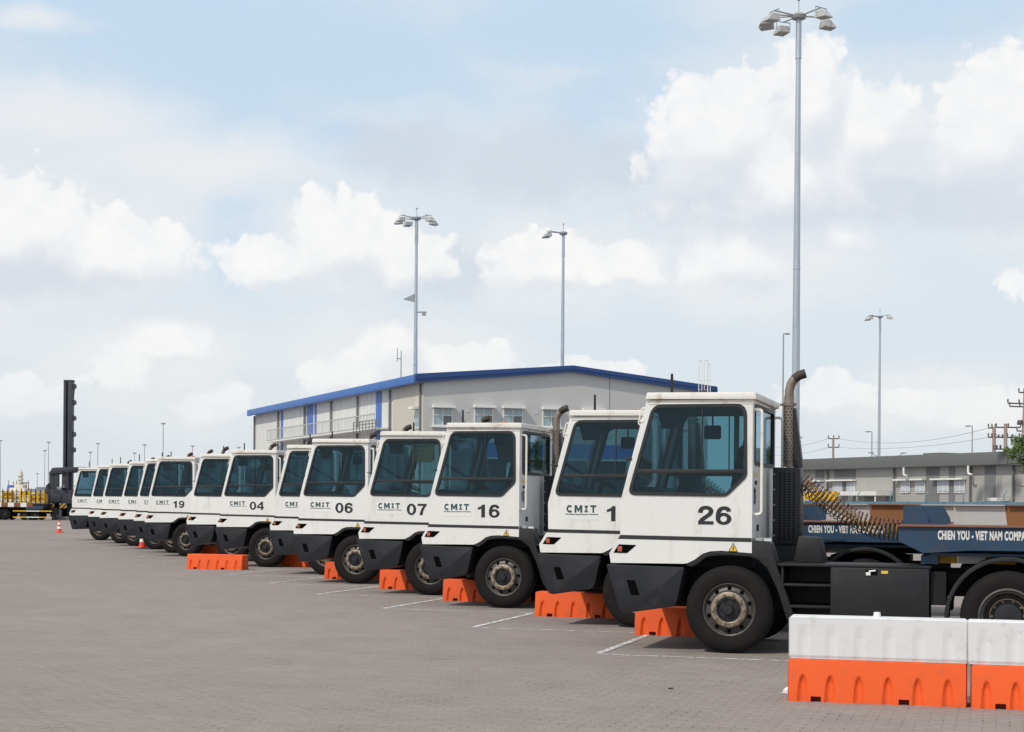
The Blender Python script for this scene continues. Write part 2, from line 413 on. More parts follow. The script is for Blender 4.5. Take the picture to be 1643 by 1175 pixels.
# ---------------------------------------------------------------- mesh helpers
class MB:
    def __init__(s):
        s.bm = bmesh.new()
        s.mi = 0

    def faces(s, vs, fs):
        v = [s.bm.verts.new(p) for p in vs]
        for f in fs:
            try: s.bm.faces.new([v[i] for i in f]).material_index = s.mi
            except ValueError: pass
        return s

    def box(s, lo, hi, bev=0.):
        (a, b, c), (d, e, f) = lo, hi
        v = [(a, b, c), (d, b, c), (d, e, c), (a, e, c), (a, b, f), (d, b, f), (d, e, f), (a, e, f)]
        fs = [(3, 2, 1, 0), (4, 5, 6, 7), (0, 1, 5, 4), (1, 2, 6, 5), (2, 3, 7, 6), (3, 0, 4, 7)]
        if bev <= 0: return s.faces(v, fs)
        t = bmesh.new()
        vv = [t.verts.new(p) for p in v]
        for q in fs: t.faces.new([vv[i] for i in q])
        bmesh.ops.bevel(t, geom=t.edges[:], offset=bev, segments=2, affect='EDGES', profile=.6)
        return s.merge(t)

    def merge(s, t):
        for f in t.faces: f.material_index = s.mi
        me = bpy.data.meshes.new('tmp')
        t.to_mesh(me)
        t.free()
        s.bm.from_mesh(me)
        bpy.data.meshes.remove(me)
        return s

    def prism(s, poly, fn, d, bev=0.):
        """poly: list of (a, b); fn(a, b, k) -> point, k = 0..1 along depth d"""
        t = bmesh.new()
        n = len(poly)
        A = [t.verts.new(fn(a, b, 0.)) for a, b in poly]
        B = [t.verts.new(fn(a, b, d)) for a, b in poly]
        t.faces.new(A)
        t.faces.new(B[::-1])
        for i in range(n):
            j = (i + 1) % n
            t.faces.new([A[j], A[i], B[i], B[j]])
        bmesh.ops.recalc_face_normals(t, faces=t.faces[:])
        if bev > 0:
            es = [e for e in t.edges if e.calc_face_angle(0) > R(25)]
            bmesh.ops.bevel(t, geom=es, offset=bev, segments=2, affect='EDGES', profile=.6)
        return s.merge(t)

    def panel(s, outer, holes, fn, d):
        """flat panel with holes, thickness d along fn's third axis"""
        t = bmesh.new()
        es = []
        for loop in [outer] + holes:
            vs = [t.verts.new(fn(a, b, 0.)) for a, b in loop]
            for i in range(len(vs)): es.append(t.edges.new((vs[i], vs[(i + 1) % len(vs)])))
        bmesh.ops.triangle_fill(t, use_beauty=True, use_dissolve=False, edges=es)
        ex = bmesh.ops.extrude_face_region(t, geom=t.faces[:])
        off = Vector(fn(0, 0, d)) - Vector(fn(0, 0, 0))
        bmesh.ops.translate(t, vec=off, verts=[g for g in ex['geom'] if isinstance(g, bmesh.types.BMVert)])
        bmesh.ops.recalc_face_normals(t, faces=t.faces[:])
        return s.merge(t)

    def cyl(s, p0, p1, r0, r1=None, n=12, cap=True):
        r1 = r0 if r1 is None else r1
        p0, p1 = Vector(p0), Vector(p1)
        z = (p1 - p0).normalized()
        x = z.orthogonal().normalized()
        y = z.cross(x)
        vs, fs = [], []
        for k, (p, r) in enumerate(((p0, r0), (p1, r1))):
            for i in range(n):
                a = 2 * math.pi * i / n
                vs.append(p + (x * math.cos(a) + y * math.sin(a)) * r)
        for i in range(n): fs.append((i, (i + 1) % n, n + (i + 1) % n, n + i))
        if cap:
            fs.append(tuple(range(n))[::-1])
            fs.append(tuple(range(n, 2 * n)))
        return s.faces(vs, fs)

    def tube(s, pts, r, n=8, cap=True):
        pts = [Vector(p) for p in pts]
        rs = r if isinstance(r, (list, tuple)) else [r] * len(pts)
        vs, fs = [], []
        tan = (pts[1] - pts[0]).normalized()
        x = tan.orthogonal().normalized()
        for k, p in enumerate(pts):
            t = (pts[min(k + 1, len(pts) - 1)] - pts[max(k - 1, 0)]).normalized()
            x = (x - t * x.dot(t)).normalized()
            y = t.cross(x)
            for i in range(n):
                a = 2 * math.pi * i / n
                vs.append(p + (x * math.cos(a) + y * math.sin(a)) * rs[k])
        for k in range(len(pts) - 1):
            for i in range(n):
                j = (i + 1) % n
                fs.append((k * n + i, k * n + j, (k + 1) * n + j, (k + 1) * n + i))
        if cap:
            fs.append(tuple(range(n))[::-1])
            fs.append(tuple(range((len(pts) - 1) * n, len(pts) * n)))
        return s.faces(vs, fs)

    def lathe(s, prof, c, axis='y', n=48, sgn=1, close=False):
        """prof: (radius, offset along axis) about centre c"""
        vs, fs = [], []
        c = Vector(c)
        for (r, h) in prof:
            for i in range(n):
                a = 2 * math.pi * i / n
                if axis == 'y': vs.append(c + Vector((r * math.cos(a), sgn * h, r * math.sin(a))))
                else: vs.append(c + Vector((r * math.cos(a), r * math.sin(a), h)))
        m = len(prof)
        for k in range(m if close else m - 1):
            k2 = (k + 1) % m
            for i in range(n):
                j = (i + 1) % n
                fs.append((k * n + i, k * n + j, k2 * n + j, k2 * n + i))
        return s.faces(vs, fs)

    def build(s, name, material, parent=None, smooth=30, recalc=True):
        if recalc: bmesh.ops.recalc_face_normals(s.bm, faces=s.bm.faces[:])
        me = bpy.data.meshes.new(name)
        s.bm.to_mesh(me)
        s.bm.free()
        for q in (material if isinstance(material, list) else [material]): me.materials.append(q)
        if smooth:
            me.polygons.foreach_set('use_smooth', [True] * len(me.polygons))
            me.set_sharp_from_angle(angle=R(smooth))
        o = bpy.data.objects.new(name, me)
        COL.objects.link(o)
        if parent: o.parent = parent
        return o


def tag(o, label=None, cat=None, group=None, kind=None):
    if label: o['label'] = label
    if cat: o['category'] = cat
    if group: o['group'] = group
    if kind: o['kind'] = kind
    return o


def empty(name, loc=(0, 0, 0), rz=0., label=None, cat=None, group=None):
    o = bpy.data.objects.new(name, None)
    COL.objects.link(o)
    o.location = loc
    o.rotation_euler = (0, 0, rz)
    o.empty_display_size = .3
    return tag(o, label, cat, group)


KIDS = {}


def copy_tree(o, parent=None):
    c = o.copy()
    COL.objects.link(c)
    if parent: c.parent = parent
    for ch in [q for q in list(COL.objects) if q.parent == o]:
        copy_tree(ch, c)
    return c


def children_map():
    d = {}
    for q in COL.objects:
        if q.parent: d.setdefault(q.parent.name, []).append(q)
    return d


def offset_poly(pts, d):
    """grow (d > 0) a counter-clockwise polygon"""
    n = len(pts)
    area = sum(pts[i][0] * pts[(i + 1) % n][1] - pts[(i + 1) % n][0] * pts[i][1] for i in range(n))
    if area < 0: d = -d
    out = []
    for i in range(n):
        p0, p1, p2 = Vector(pts[i - 1]), Vector(pts[i]), Vector(pts[(i + 1) % n])
        a, b = (p1 - p0).normalized(), (p2 - p1).normalized()
        na, nb = Vector((a.y, -a.x)), Vector((b.y, -b.x))
        k = (na + nb).normalized()
        out.append(tuple(p1 + k * (d / max(.3, k.dot(na)))))
    return out


def round_poly(pts, r, seg=5):
    n = len(pts)
    rs = r if isinstance(r, (list, tuple)) else [r] * n
    out = []
    for i in range(n):
        p0, p1, p2 = Vector(pts[i - 1]), Vector(pts[i]), Vector(pts[(i + 1) % n])
        a, b = (p0 - p1), (p2 - p1)
        rr = min(rs[i], a.length * .45, b.length * .45)
        if rr <= 0:
            out.append(tuple(p1)); continue
        a, b = p1 + a.normalized() * rr, p1 + b.normalized() * rr
        for k in range(seg + 1):
            t = k / seg
            out.append(tuple(a * (1 - t) ** 2 + p1 * 2 * t * (1 - t) + b * t * t))
    return out


def text_mesh(body, size, bold=0., sx=1., space=1., depth=.002):
    cu = bpy.data.curves.new('lettering', 'FONT')
    cu.body = body
    cu.size = size
    cu.offset = bold
    cu.space_character = space
    cu.extrude = depth
    cu.resolution_u = 4
    cu.align_x = 'LEFT'
    o = bpy.data.objects.new('lettering', cu)
    COL.objects.link(o)
    dg = bpy.context.evaluated_depsgraph_get()
    me = bpy.data.meshes.new_from_object(o.evaluated_get(dg))
    bpy.data.objects.remove(o)
    bpy.data.curves.remove(cu)
    me.transform(Matrix.Diagonal((sx, 1, 1, 1)))
    return me


def fit_text(body, w_, h_, bold=0., space=1., depth=.002):
    """lettering mesh with lower-left corner at 0, scaled to w_ x h_"""
    me = text_mesh(body, 1., bold, 1., space, depth / max(h_, .01) if False else .002)
    xs = [v.co.x for v in me.vertices]; ys = [v.co.y for v in me.vertices]
    x0, x1, y0, y1 = min(xs), max(xs), min(ys), max(ys)
    for v in me.vertices:
        v.co = ((v.co.x - x0) / (x1 - x0) * w_, (v.co.y - y0) / (y1 - y0) * h_, depth if v.co.z > 0 else 0)
    return me


def mesh_obj(name, me, material, parent, mtx):
    me.transform(mtx)
    me.materials.clear()
    me.materials.append(material)
    o = bpy.data.objects.new(name, me)
    COL.objects.link(o)
    if parent: o.parent = parent
    return o


def chaikin(p, n=2):
    for _ in range(n):
        q = [p[0]]
        for a, b in zip(p, p[1:]):
            q += [(a[0] * .75 + b[0] * .25, a[1] * .75 + b[1] * .25), (a[0] * .25 + b[0] * .75, a[1] * .25 + b[1] * .75)]
        p = q + [p[-1]]
    return p


def stroke(path, wd):
    path = chaikin(path)
    l, r = [], []
    for i, p in enumerate(path):
        a, b = path[max(i - 1, 0)], path[min(i + 1, len(path) - 1)]
        d = Vector((b[0] - a[0], b[1] - a[1])).normalized()
        l.append((p[0] - d.y * wd / 2, p[1] + d.x * wd / 2)); r.append((p[0] + d.y * wd / 2, p[1] - d.x * wd / 2))
    return l + r[::-1]


def ellipse(cx, cy, rx, ry, n=32):
    return [(cx + rx * math.cos(2 * math.pi * i / n), cy + ry * math.sin(2 * math.pi * i / n)) for i in range(n)]


def digits_mesh(body, w_, h_, depth=.002):
    """bold grotesque figures, lower-left corner at 0"""
    b = MB()
    six = [(ellipse(.36, .32, .34, .33), [ellipse(.36, .315, .145, .165)]),
           (stroke([(.585, .72), (.56, .86), (.40, .93), (.20, .86), (.12, .60), (.115, .30)], .195), [])]
    G = {'0': [(ellipse(.36, .5, .345, .51), [ellipse(.36, .5, .145, .345)])],
         '1': [([(.54, 0), (.54, 1), (.38, 1), (.29, .87), (.08, .76), (.08, .59), (.31, .69), (.31, 0)], [])],
         '2': [(stroke([(.125, .64), (.15, .86), (.38, .96), (.60, .84), (.58, .60), (.30, .36), (.15, .20), (.13, .08)], .2), []), ([(.03, 0), (.70, 0), (.70, .18), (.03, .18)], [])],
         '4': [([(.64, 0), (.64, .21), (.73, .21), (.73, .38), (.64, .38), (.64, 1), (.46, 1), (.01, .40), (.01, .21), (.44, .21), (.44, 0)], [[(.44, .38), (.44, .72), (.18, .38)]])],
         '6': six,
         '7': [([(.03, 1), (.69, 1), (.69, .85), (.56, .66), (.45, .36), (.40, 0), (.18, 0), (.23, .30), (.33, .57), (.46, .82), (.03, .82)], [])],
         '9': [([(.72 - x, 1 - y) for x, y in o_], [[(.72 - x, 1 - y) for x, y in q] for q in h]) for o_, h in six]}
    tot = .72 * len(body) + .06 * (len(body) - 1)
    for i, ch in enumerate(body):
        for j, (o_, h) in enumerate(G[ch]):
            b.panel(o_, h, lambda a, c, k, i=i, j=j: ((a + i * .78) / tot * w_, c * h_, j * .0006 + k), depth)
    me = bpy.data.meshes.new('figures')
    b.bm.to_mesh(me); b.bm.free()
    return me


def ray(u, v):
    x, y = u - CX, CY - v
    return Vector(((x - S * y) / F, 1., (y + S * x) / F))


def ground_at(u, v, z=0.):
    r = ray(u, v)
    t = (z - EYE) / r.z
    return Vector((r.x * t, t, z))


def at(u, v, Y):
    r = ray(u, v)
    return Vector((r.x * Y, Y, EYE + r.z * Y))


FW = Vector((-math.cos(PHI), math.sin(PHI), 0))          # tractors' forward
LF = Vector((-math.sin(PHI), -math.cos(PHI), 0))         # tractors' left, towards the photographer
HEAD = math.pi - PHI                                     # z rotation taking local +x to FW

# ---------------------------------------------------------------- ground, hills
g = MB()
g.faces([(-3000, -60, 0), (3000, -60, 0), (3000, 5000, 0), (-3000, 5000, 0)], [(0, 1, 2, 3)])
tag(g.build('ground', M['ground'], smooth=0), kind='structure')


def hills():
    b = MB()
    rnd = random.Random(3)
    N, Y = 120, 2600.
    prof = []
    for i in range(N + 1):
        x = -1300 + 2600 * i / N
        h = 9 + 5 * math.sin(x * .004 + 1) + 3 * math.sin(x * .013) + 2.2 * math.sin(x * .041 + 2) + rnd.uniform(0, 1.5)
        h += 75 * math.exp(-((x - 484) / 26) ** 2) + 8 * math.exp(-((x + 800) / 90) ** 2)
        prof.append((x, h))
    for (x, h), (x2, h2) in zip(prof, prof[1:]):
        b.faces([(x, Y, -1), (x2, Y, -1), (x2, Y + 90, h2), (x, Y + 90, h), (x2, Y + 400, -1), (x, Y + 400, -1)],
                [(0, 1, 2, 3), (3, 2, 4, 5)])
    tag(b.build('hills', M['hill']), kind='structure')


hills()

# painted stall lines: a sawtooth of square-cornered stalls
C0 = Vector((1.06, 19.88, 0))
STEP = Vector((-1.63, 4.03, 0))
LAT = -LF
lines_thick, lines_thin = MB(), MB()


def strip(b, p, d, length, wd, z):
    n = Vector((-d.y, d.x, 0)) * wd / 2
    a, e = p, p + d * length
    k = max(1, int(length / .5))
    for i in range(k):
        q, q2 = a.lerp(e, i / k), a.lerp(e, (i + 1) / k)
        b.faces([(*(q - n).xy, z), (*(q2 - n).xy, z), (*(q2 + n).xy, z), (*(q + n).xy, z)], [(0, 1, 2, 3)])


for k in range(-1, 15):
    c = C0 + STEP * k
    b1, b2 = MB(), MB()
    strip(b1, c, -FW, 13.0, .075, .004)
    o = b1.build('stall_line', M['line_thin'], smooth=0)
    tag(o, kind='structure')
    strip(b2, c, LAT, 3.3, .09, .008)
    o = b2.build('stall_line', M['line'], smooth=0)
    tag(o, kind='structure')


# ---------------------------------------------------------------- terminal tractor
NY, FY = 1.19, -.92        # near and far side planes of the cab (local y)


def near(d0):              # panel function for the near side: thickness goes inwards
    return lambda a, b, k: (a, d0 - k, b)


def far(d0):
    return lambda a, b, k: (a, d0 + k, b)


CAB_SIDE = [(1.058, 3.15), (-.28, 3.14), (-.28, 1.25), (.10, 1.275), (.24, 1.265), (.33, 1.235), (.43, 1.16), (.52, 1.115), (.56, 1.105),
            (1.505, 1.10), (1.525, 1.22), (1.385, 1.45), (1.392, 1.85)]
WIN_RAW = [(.968, 3.085), (-.19, 3.085), (-.20, 2.203), (.045, 1.962), (1.275, 1.975)]
WIN_R = [.11, .13, .035, .035, .09]
WIN_HOLE = round_poly(WIN_RAW, WIN_R)


def seal_ring(b, raw, rad, fn, grow, shrink, d):
    b.panel(round_poly(offset_poly(raw, grow), [q + grow for q in rad]), [round_poly(offset_poly(raw, -shrink), [max(.03, q - shrink) for q in rad])], fn, d)


def arc(cx, cz, r, a0, a1, n):
    return [(cx + r * math.cos(R(a0 + (a1 - a0) * i / n)), cz + r * math.sin(R(a0 + (a1 - a0) * i / n))) for i in range(n + 1)]


def make_wheel(root, x, ys, sgn, rear=False, rr=0):
    """ys: outer face of the tyre, sgn: +1 near side, -1 far side"""
    RAD, W = .545, (.30 if not rear else .58)
    c = (x, 0, RAD)
    cy = ys
    def L(b, prof, n=56, close=False):
        b.lathe([(r, sgn * (cy * sgn + h)) for r, h in prof], c, n=n, close=close)
    b = MB()
    L(b, [(.325, -.035), (.345, -.012), (.40, 0), (.455, -.004), (.50, -.018), (.528, -.045), (.543, -.062), (RAD, -.08), (RAD, -W + .06), (.52, -W + .02), (.40, -W), (.33, -W + .02)], close=True)
    # tread blocks round the shoulder
    for i in range(64):
        a = 2 * math.pi * i / 64
        p = Vector((x + math.cos(a) * .541, cy - sgn * .085, RAD + math.sin(a) * .541))
        q = Vector((x + math.cos(a + .06) * .541, cy - sgn * .085, RAD + math.sin(a + .06) * .541))
        up_ = Vector((math.cos(a), 0, math.sin(a)))
        y1 = Vector((0, -sgn * .06, 0))
        b.faces([p, q, q + y1, p + y1, p + up_ * .006, q + up_ * .006, q + y1 + up_ * .006, p + y1 + up_ * .006],
                [(4, 5, 6, 7), (0, 1, 5, 4), (1, 2, 6, 5), (2, 3, 7, 6), (3, 0, 4, 7)])
    wh = b.build('wheel', M['tyre'], root)
    rim, flange, hub = MB(), MB(), MB()
    if not rear:
        L(rim, [(.335, -.03), (.325, -.022), (.312, -.03), (.300, -.055), (.285, -.065), (.245, -.045), (.230, -.020), (.222, .004), (.215, .008), (.15, .008), (.14, -.03)])
        L(flange, [(.224, .004), (.218, .016), (.208, .020), (.168, .022), (.156, .012), (.150, -.02)])
        for i in range(10):
            a = 2 * math.pi * (i + .5) / 10 + rr
            p = Vector((x + math.cos(a) * .262, cy - sgn * .048, RAD + math.sin(a) * .262))
            rim.mi = 1
            rim.cyl(p - Vector((0, sgn * .03, 0)), p + Vector((0, sgn * .006, 0)), .026, n=12)
        for i in range(10):
            a = 2 * math.pi * i / 10 + rr
            p = Vector((x + math.cos(a) * .188, cy + sgn * .018, RAD + math.sin(a) * .188))
            flange.cyl(p, p + Vector((0, sgn * .038, 0)), .024, .018, n=6)
        L(hub, [(.152, -.02), (.148, .0), (.135, .004), (.125, -.012), (.065, -.008), (.062, .035), (.054, .048), (.0, .05)], n=28)
        for i in range(6):
            a = 2 * math.pi * i / 6
            p = Vector((x + math.cos(a) * .10, cy - sgn * .012, RAD + math.sin(a) * .10))
            hub.cyl(p, p + Vector((0, sgn * .02, 0)), .012, n=8)
    else:
        L(rim, [(.345, -.02), (.335, .004), (.322, .008), (.312, -.01), (.300, -.03), (.288, -.032), (.275, -.06), (.262, -.15), (.25, -.19), (.23, -.185), (.222, -.16), (.215, -.155), (.20, -.16), (.15, -.17)])
        L(flange, [(.222, -.15), (.215, -.135), (.200, -.135), (.190, -.15)])
        for i in range(10):
            a = 2 * math.pi * i / 10 + rr
            p = Vector((x + math.cos(a) * .182, cy - sgn * .165, RAD + math.sin(a) * .182))
            flange.cyl(p, p + Vector((0, sgn * .045, 0)), .018, .015, n=6)
        L(hub, [(.165, -.17), (.163, -.05), (.155, -.035), (.10, -.028), (.0, -.025)], n=32)
        for i in range(8):
            a = 2 * math.pi * (i + .5) / 8
            p = Vector((x + math.cos(a) * .285, cy - sgn * .11, RAD + math.sin(a) * .285))
            rim.mi = 1
            rim.box((p.x - .02, p.y - .02, p.z - .03), (p.x + .02, p.y + .02, p.z + .03))
    rim.build('rim', [M['rim'], M['dark']], wh)
    flange.build('wheel_flange', M['nuts'], wh)
    hub.build('hub', M['hub'], wh)
    return wh


def helix(path, r, turns, n_per=14):
    P_ = [Vector(p) for p in path]
    seg = [(P_[i + 1] - P_[i]).length for i in range(len(P_) - 1)]
    tot = sum(seg)
    N = turns * n_per
    out = []
    for i in range(N + 1):
        d = tot * i / N
        k = 0
        while k < len(seg) - 1 and d > seg[k]:
            d -= seg[k]; k += 1
        p = P_[k].lerp(P_[k + 1], min(1, d / seg[k]))
        t = (P_[min(k + 1, len(P_) - 1)] - P_[max(k - 0, 0)]).normalized()
        x = Vector((0, 1, 0)); x = (x - t * x.dot(t)).normalized(); y = t.cross(x)
        a = 2 * math.pi * i / n_per
        out.append(p + (x * math.cos(a) + y * math.sin(a)) * r)
    return out


def make_tractor():
    root = empty('terminal_tractor')
    # --- cab shell: two sides, rear wall, front wall, all one painted body
    b = MB()
    b.panel(CAB_SIDE, [WIN_HOLE], near(NY), .025)
    b.panel(CAB_SIDE, [WIN_HOLE], far(FY), .025)
    REAR_RAW = [(1.00, 3.09), (-.74, 3.09), (-.74, 2.36), (1.00, 2.36)]
    rear_out = [(NY - .027, 3.14), (FY + .027, 3.14), (FY + .027, 1.25), (NY - .027, 1.25)]
    rear_fn = lambda a, z, k: (-.278 + k, a, z)
    b.panel(rear_out, [round_poly(REAR_RAW, .07)], rear_fn, .025)
    # front: the slanting windscreen frame and the nose below it
    fx = lambda z: 1.387 + (1.056 - 1.387) * (z - 1.85) / (3.15 - 1.85)
    front_fn = lambda a, z, k: (fx(z) - k, a, z)
    FR_RAW = [(1.06, 3.06), (-.79, 3.06), (-.79, 1.98), (1.06, 1.98)]
    b.panel([(NY - .027, 3.145), (FY + .027, 3.145), (FY + .027, 1.85), (NY - .027, 1.85)], [round_poly(FR_RAW, .1)], front_fn, .025)
    b.faces([(1.39, NY - .027, 1.849), (1.39, FY + .027, 1.849), (1.383, FY + .027, 1.45), (1.383, NY - .027, 1.45), (1.522, FY + .027, 1.22), (1.522, NY - .027, 1.22), (1.503, FY + .027, 1.10), (1.503, NY - .027, 1.10)],
            [(0, 1, 2, 3), (3, 2, 4, 5), (5, 4, 6, 7)])
    cab_o = b.build('cab', M['white'], root, recalc=True)
    # --- roof cap with a small drip edge and a lower lip
    b = MB()
    b.prism([(1.066, 3.165), (-.325, 3.152), (-.325, 3.230), (-.315, 3.238), (1.035, 3.248), (1.048, 3.242)], lambda a, z, k: (a, 1.235 - k, z), 2.20, .008)
    b.box((-.285, -.93, 3.10), (1.03, 1.198, 3.1515))
    rf = b.build('roof', M['roof_white'], root)
    b = MB()
    b.cyl((.83, .72, 3.24), (.83, .72, 3.30), .014, n=8).cyl((.83, .72, 3.28), (.83, .72, 3.52), .019, .017, n=10)
    b.build('antenna', M['black'], root)
    b = MB()
    b.lathe([(.0, .065), (.05, .06), (.075, .035), (.08, 0.)], (.28, .25, 3.245), 'z', 20)
    b.build('beacon', M['orange_lens'], root)
    # --- side panel dress: window rubber, pane, sliding bar
    for sg in (1, -1):
        pl = NY if sg > 0 else FY
        fn = (lambda q: near(q)) if sg > 0 else (lambda q: far(q))
        b = MB(); b.panel(round_poly(offset_poly(WIN_RAW, .008), WIN_R), [], fn(pl - sg * .012), .006)
        pane = b.build('side_window', M['glass'], root, smooth=0)
        b = MB(); seal_ring(b, WIN_RAW, WIN_R, fn(pl + sg * .012), .016, .026, .032)
        b.box((-.19, min(pl + sg * .009, pl - sg * .02), 2.236), (1.185, max(pl + sg * .009, pl - sg * .02), 2.285), .004)
        b.box((.34, min(pl + sg * .004, pl - sg * .016), 2.29), (.355, max(pl + sg * .004, pl - sg * .016), 3.06))
        b.build('window_seal', M['seal'], pane)
    b = MB(); b.panel(round_poly(offset_poly(REAR_RAW, .008), .07), [], lambda a, z, k: (-.268 + k, a, z), .006)
    pane = b.build('rear_window', M['glass_clear'], root, smooth=0)
    b = MB(); seal_ring(b, REAR_RAW, [.07] * 4, lambda a, z, k: (-.292 + k, a, z), .022, .028, .03)
    b.build('window_seal', M['seal'], pane)
    b = MB(); b.panel(round_poly(offset_poly(FR_RAW, .008), .1), [], lambda a, z, k: (fx(z) - .012 - k, a, z), .006)
    pane = b.build('windscreen', M['glass_clear'], root, smooth=0)
    b = MB(); seal_ring(b, FR_RAW, [.1] * 4, lambda a, z, k: (fx(z) + .012 - k, a, z), .016, .028, .03)
    b.build('window_seal', M['seal'], pane)
    # --- inside: liner behind every panel, floor, dash, seat, wheel, visor
    b = MB()
    ins = [(1.03, 3.135), (-.255, 3.12), (-.255, 1.47), (1.35, 1.47), (1.365, 1.85)]
    hole = [round_poly(offset_poly(WIN_RAW, .01), WIN_R)]
    b.panel(ins, hole, near(NY - .028), .022)
    b.panel(ins, hole, far(FY + .028), .022)
    b.panel([(NY - .052, 3.12), (FY + .052, 3.12), (FY + .052, 1.47), (NY - .052, 1.47)], [round_poly(offset_poly(REAR_RAW, .01), .07)], lambda a, z, k: (-.250 + k, a, z), .02)
    b.panel([(NY - .055, 3.12), (FY + .055, 3.12), (FY + .055, 1.87), (NY - .055, 1.87)], [round_poly(offset_poly(FR_RAW, .01), .1)], lambda a, z, k: (fx(z) - .03 - k, a, z), .02)
    b.box((-.24, FY + .06, 3.09), (1.0, NY - .06, 3.118))
    b.box((-.24, FY + .06, 1.42), (1.34, NY - .06, 1.47))
    b.build('cab_liner', M['grey_liner'], root)
    b = MB()
    for yy in (NY - .09, FY + .09):
        b.tube([(1.33, yy, 1.9), (1.02, yy, 3.09)], .045, 8)
    b.box((.20, FY + .052, 1.5), (.27, FY + .10, 3.08), .01).box((-.02, FY + .052, 1.5), (.03, FY + .09, 3.08), .01)
    b.box((-.22, -.30, 1.5), (-.19, -.22, 3.08), .01)
    b.build('cab_pillar', M['pillar_liner'], root)
    b = MB()
    b.prism([(1.32, 1.475), (1.32, 2.0), (1.20, 2.08), (1.0, 2.04), (.92, 1.9), (1.0, 1.475)], lambda a, z, k: (a, NY - .07 - k, z), NY - FY - .14, .015)
    b.box((.55, .1, 1.475), (.95, .55, 1.95), .03)
    b.build('dashboard', M['black'], root)
    b = MB()
    b.lathe([(.21, -.012), (.225, 0), (.21, .012), (.195, 0)], (0, 0, 0), 'z', 28, close=True)
    b.cyl((0, 0, 0), (0, 0, -.45), .03, n=8).box((-.2, -.015, -.01), (.2, .015, .005))
    bmesh.ops.rotate(b.bm, verts=b.bm.verts, cent=(0, 0, 0), matrix=Matrix.Rotation(R(-28), 3, 'Y'))
    bmesh.ops.translate(b.bm, verts=b.bm.verts, vec=(.73, .35, 2.17))
    b.build('steering_wheel', M['seat'], root)
    b = MB()
    b.box((-.10, .08, 1.75), (.38, .56, 1.90), .05)
    b.prism(round_poly([(-.03, 1.86), (.12, 1.9), (.06, 2.30), (-.01, 2.58), (-.08, 2.63), (-.16, 2.55), (-.14, 2.2)], .05), lambda a, z, k: (a, .56 - k, z), .48, .03)
    b.prism(round_poly([(-.03, 2.60), (-.09, 2.83), (-.18, 2.82), (-.16, 2.58)], .04), lambda a, z, k: (a, .45 - k, z), .26, .03)
    b.box((0, .18, 1.47), (.26, .46, 1.76), .02)
    b.build('seat', M['seat'], root)
    b = MB()
    b.prism([(.955, 3.07), (.62, 3.07), (.62, 2.80), (.88, 2.80)], lambda a, z, k: (a, 1.10 - k, z), .012)
    b.prism(round_poly([(.50, 2.88), (.28, 2.88), (.28, 2.70), (.50, 2.70)], .03), lambda a, z, k: (a, .2 - k, z), .03)
    b.cyl((.39, .185, 2.86), (.39, .185, 3.10), .012, n=8)
    b.build('sun_visor', M['seal'], root)
    # --- stripe, lamps, warning label, handles
    for pl, sg in ((NY, 1), (FY, -1)):
        b = MB()
        y0, y1 = sorted((pl, pl + sg * .003))
        b.faces([(1.383, y1 if sg > 0 else y0, 1.455), (-.277, y1 if sg > 0 else y0, 1.437), (-.277, y1 if sg > 0 else y0, 1.388), (1.415, y1 if sg > 0 else y0, 1.405)], [(0, 1, 2, 3)])
        b.build('stripe', M['stripe'], root, smooth=0)
    for pl, sg in ((NY, 1), (FY, -1)):
        b = MB()
        q = pl + sg * .004
        b.panel(round_poly([(1.405, 1.335), (1.175, 1.33), (1.295, 1.225), (1.472, 1.228)], .012), [round_poly([(1.395, 1.325), (1.195, 1.32), (1.29, 1.235), (1.46, 1.238)], .01)], lambda a, z, k, q=q, sg=sg: (a, q - sg * k, z), .006)
        b.panel(round_poly([(1.400, 1.33), (1.18, 1.325), (1.293, 1.23), (1.467, 1.233)], .01), [], lambda a, z, k, q=q, sg=sg: (a, q - sg * .002 - sg * k, z), .0015)
        lh = b.build('lamp_housing', M['dark'], root, smooth=0)
        b = MB()
        b.box((1.355, min(q - sg * .002, q + sg * .02), 1.242), (1.415, max(q - sg * .002, q + sg * .02), 1.312), .012)
        b.build('indicator_lamp', M['orange_lens'], lh)
    b = MB()
    b.faces([(-.10, NY + .003, 1.272), (.0, NY + .003, 1.272), (-.05, NY + .003, 1.365)], [(0, 1, 2)])
    wl = b.build('warning_label', M['yellow'], root, smooth=0)
    b = MB()
    y_ = NY + .005
    for (p, q_, wd) in (((-.104, 1.270), (.004, 1.270), .007), ((.004, 1.270), (-.05, 1.370), .007), ((-.05, 1.370), (-.104, 1.270), .007), ((-.05, 1.335), (-.058, 1.305), .010), ((-.045, 1.31), (-.056, 1.283), .010)):
        p, q_ = Vector(p), Vector(q_)
        n = (q_ - p).normalized(); n = Vector((-n.y, n.x)) * wd / 2
        b.faces([((p + n).x, y_, (p + n).y), ((q_ + n).x, y_, (q_ + n).y), ((q_ - n).x, y_, (q_ - n).y), ((p - n).x, y_, (p - n).y)], [(0, 1, 2, 3)])
    b.build('warning_symbol', M['number'], wl, smooth=0)
    # handrails on the rear corners
    for y in (1.12, -.86):
        b = MB()
        pts = round_poly([(-.27, 3.03), (-.385, 3.03), (-.385, 1.73), (-.27, 1.73)], [0, .07, .07, 0])
        b.tube([(a, y, z) for a, z in pts], .019, 8)
        if y > 0: b.cyl((-.275, y, 1.73), (-.29, y, 1.73), .035, n=10)
        b.build('handrail', M['rail'], root)
    # mirror bracket and wiper pieces on the front pillar
    b = MB()
    pts = round_poly([(1.06, 3.05), (1.125, 3.06), (1.17, 2.86), (1.12, 2.83)], [0, .04, .03, 0])
    b.tube([(a, NY - .03, z) for a, z in pts], .010, 8)
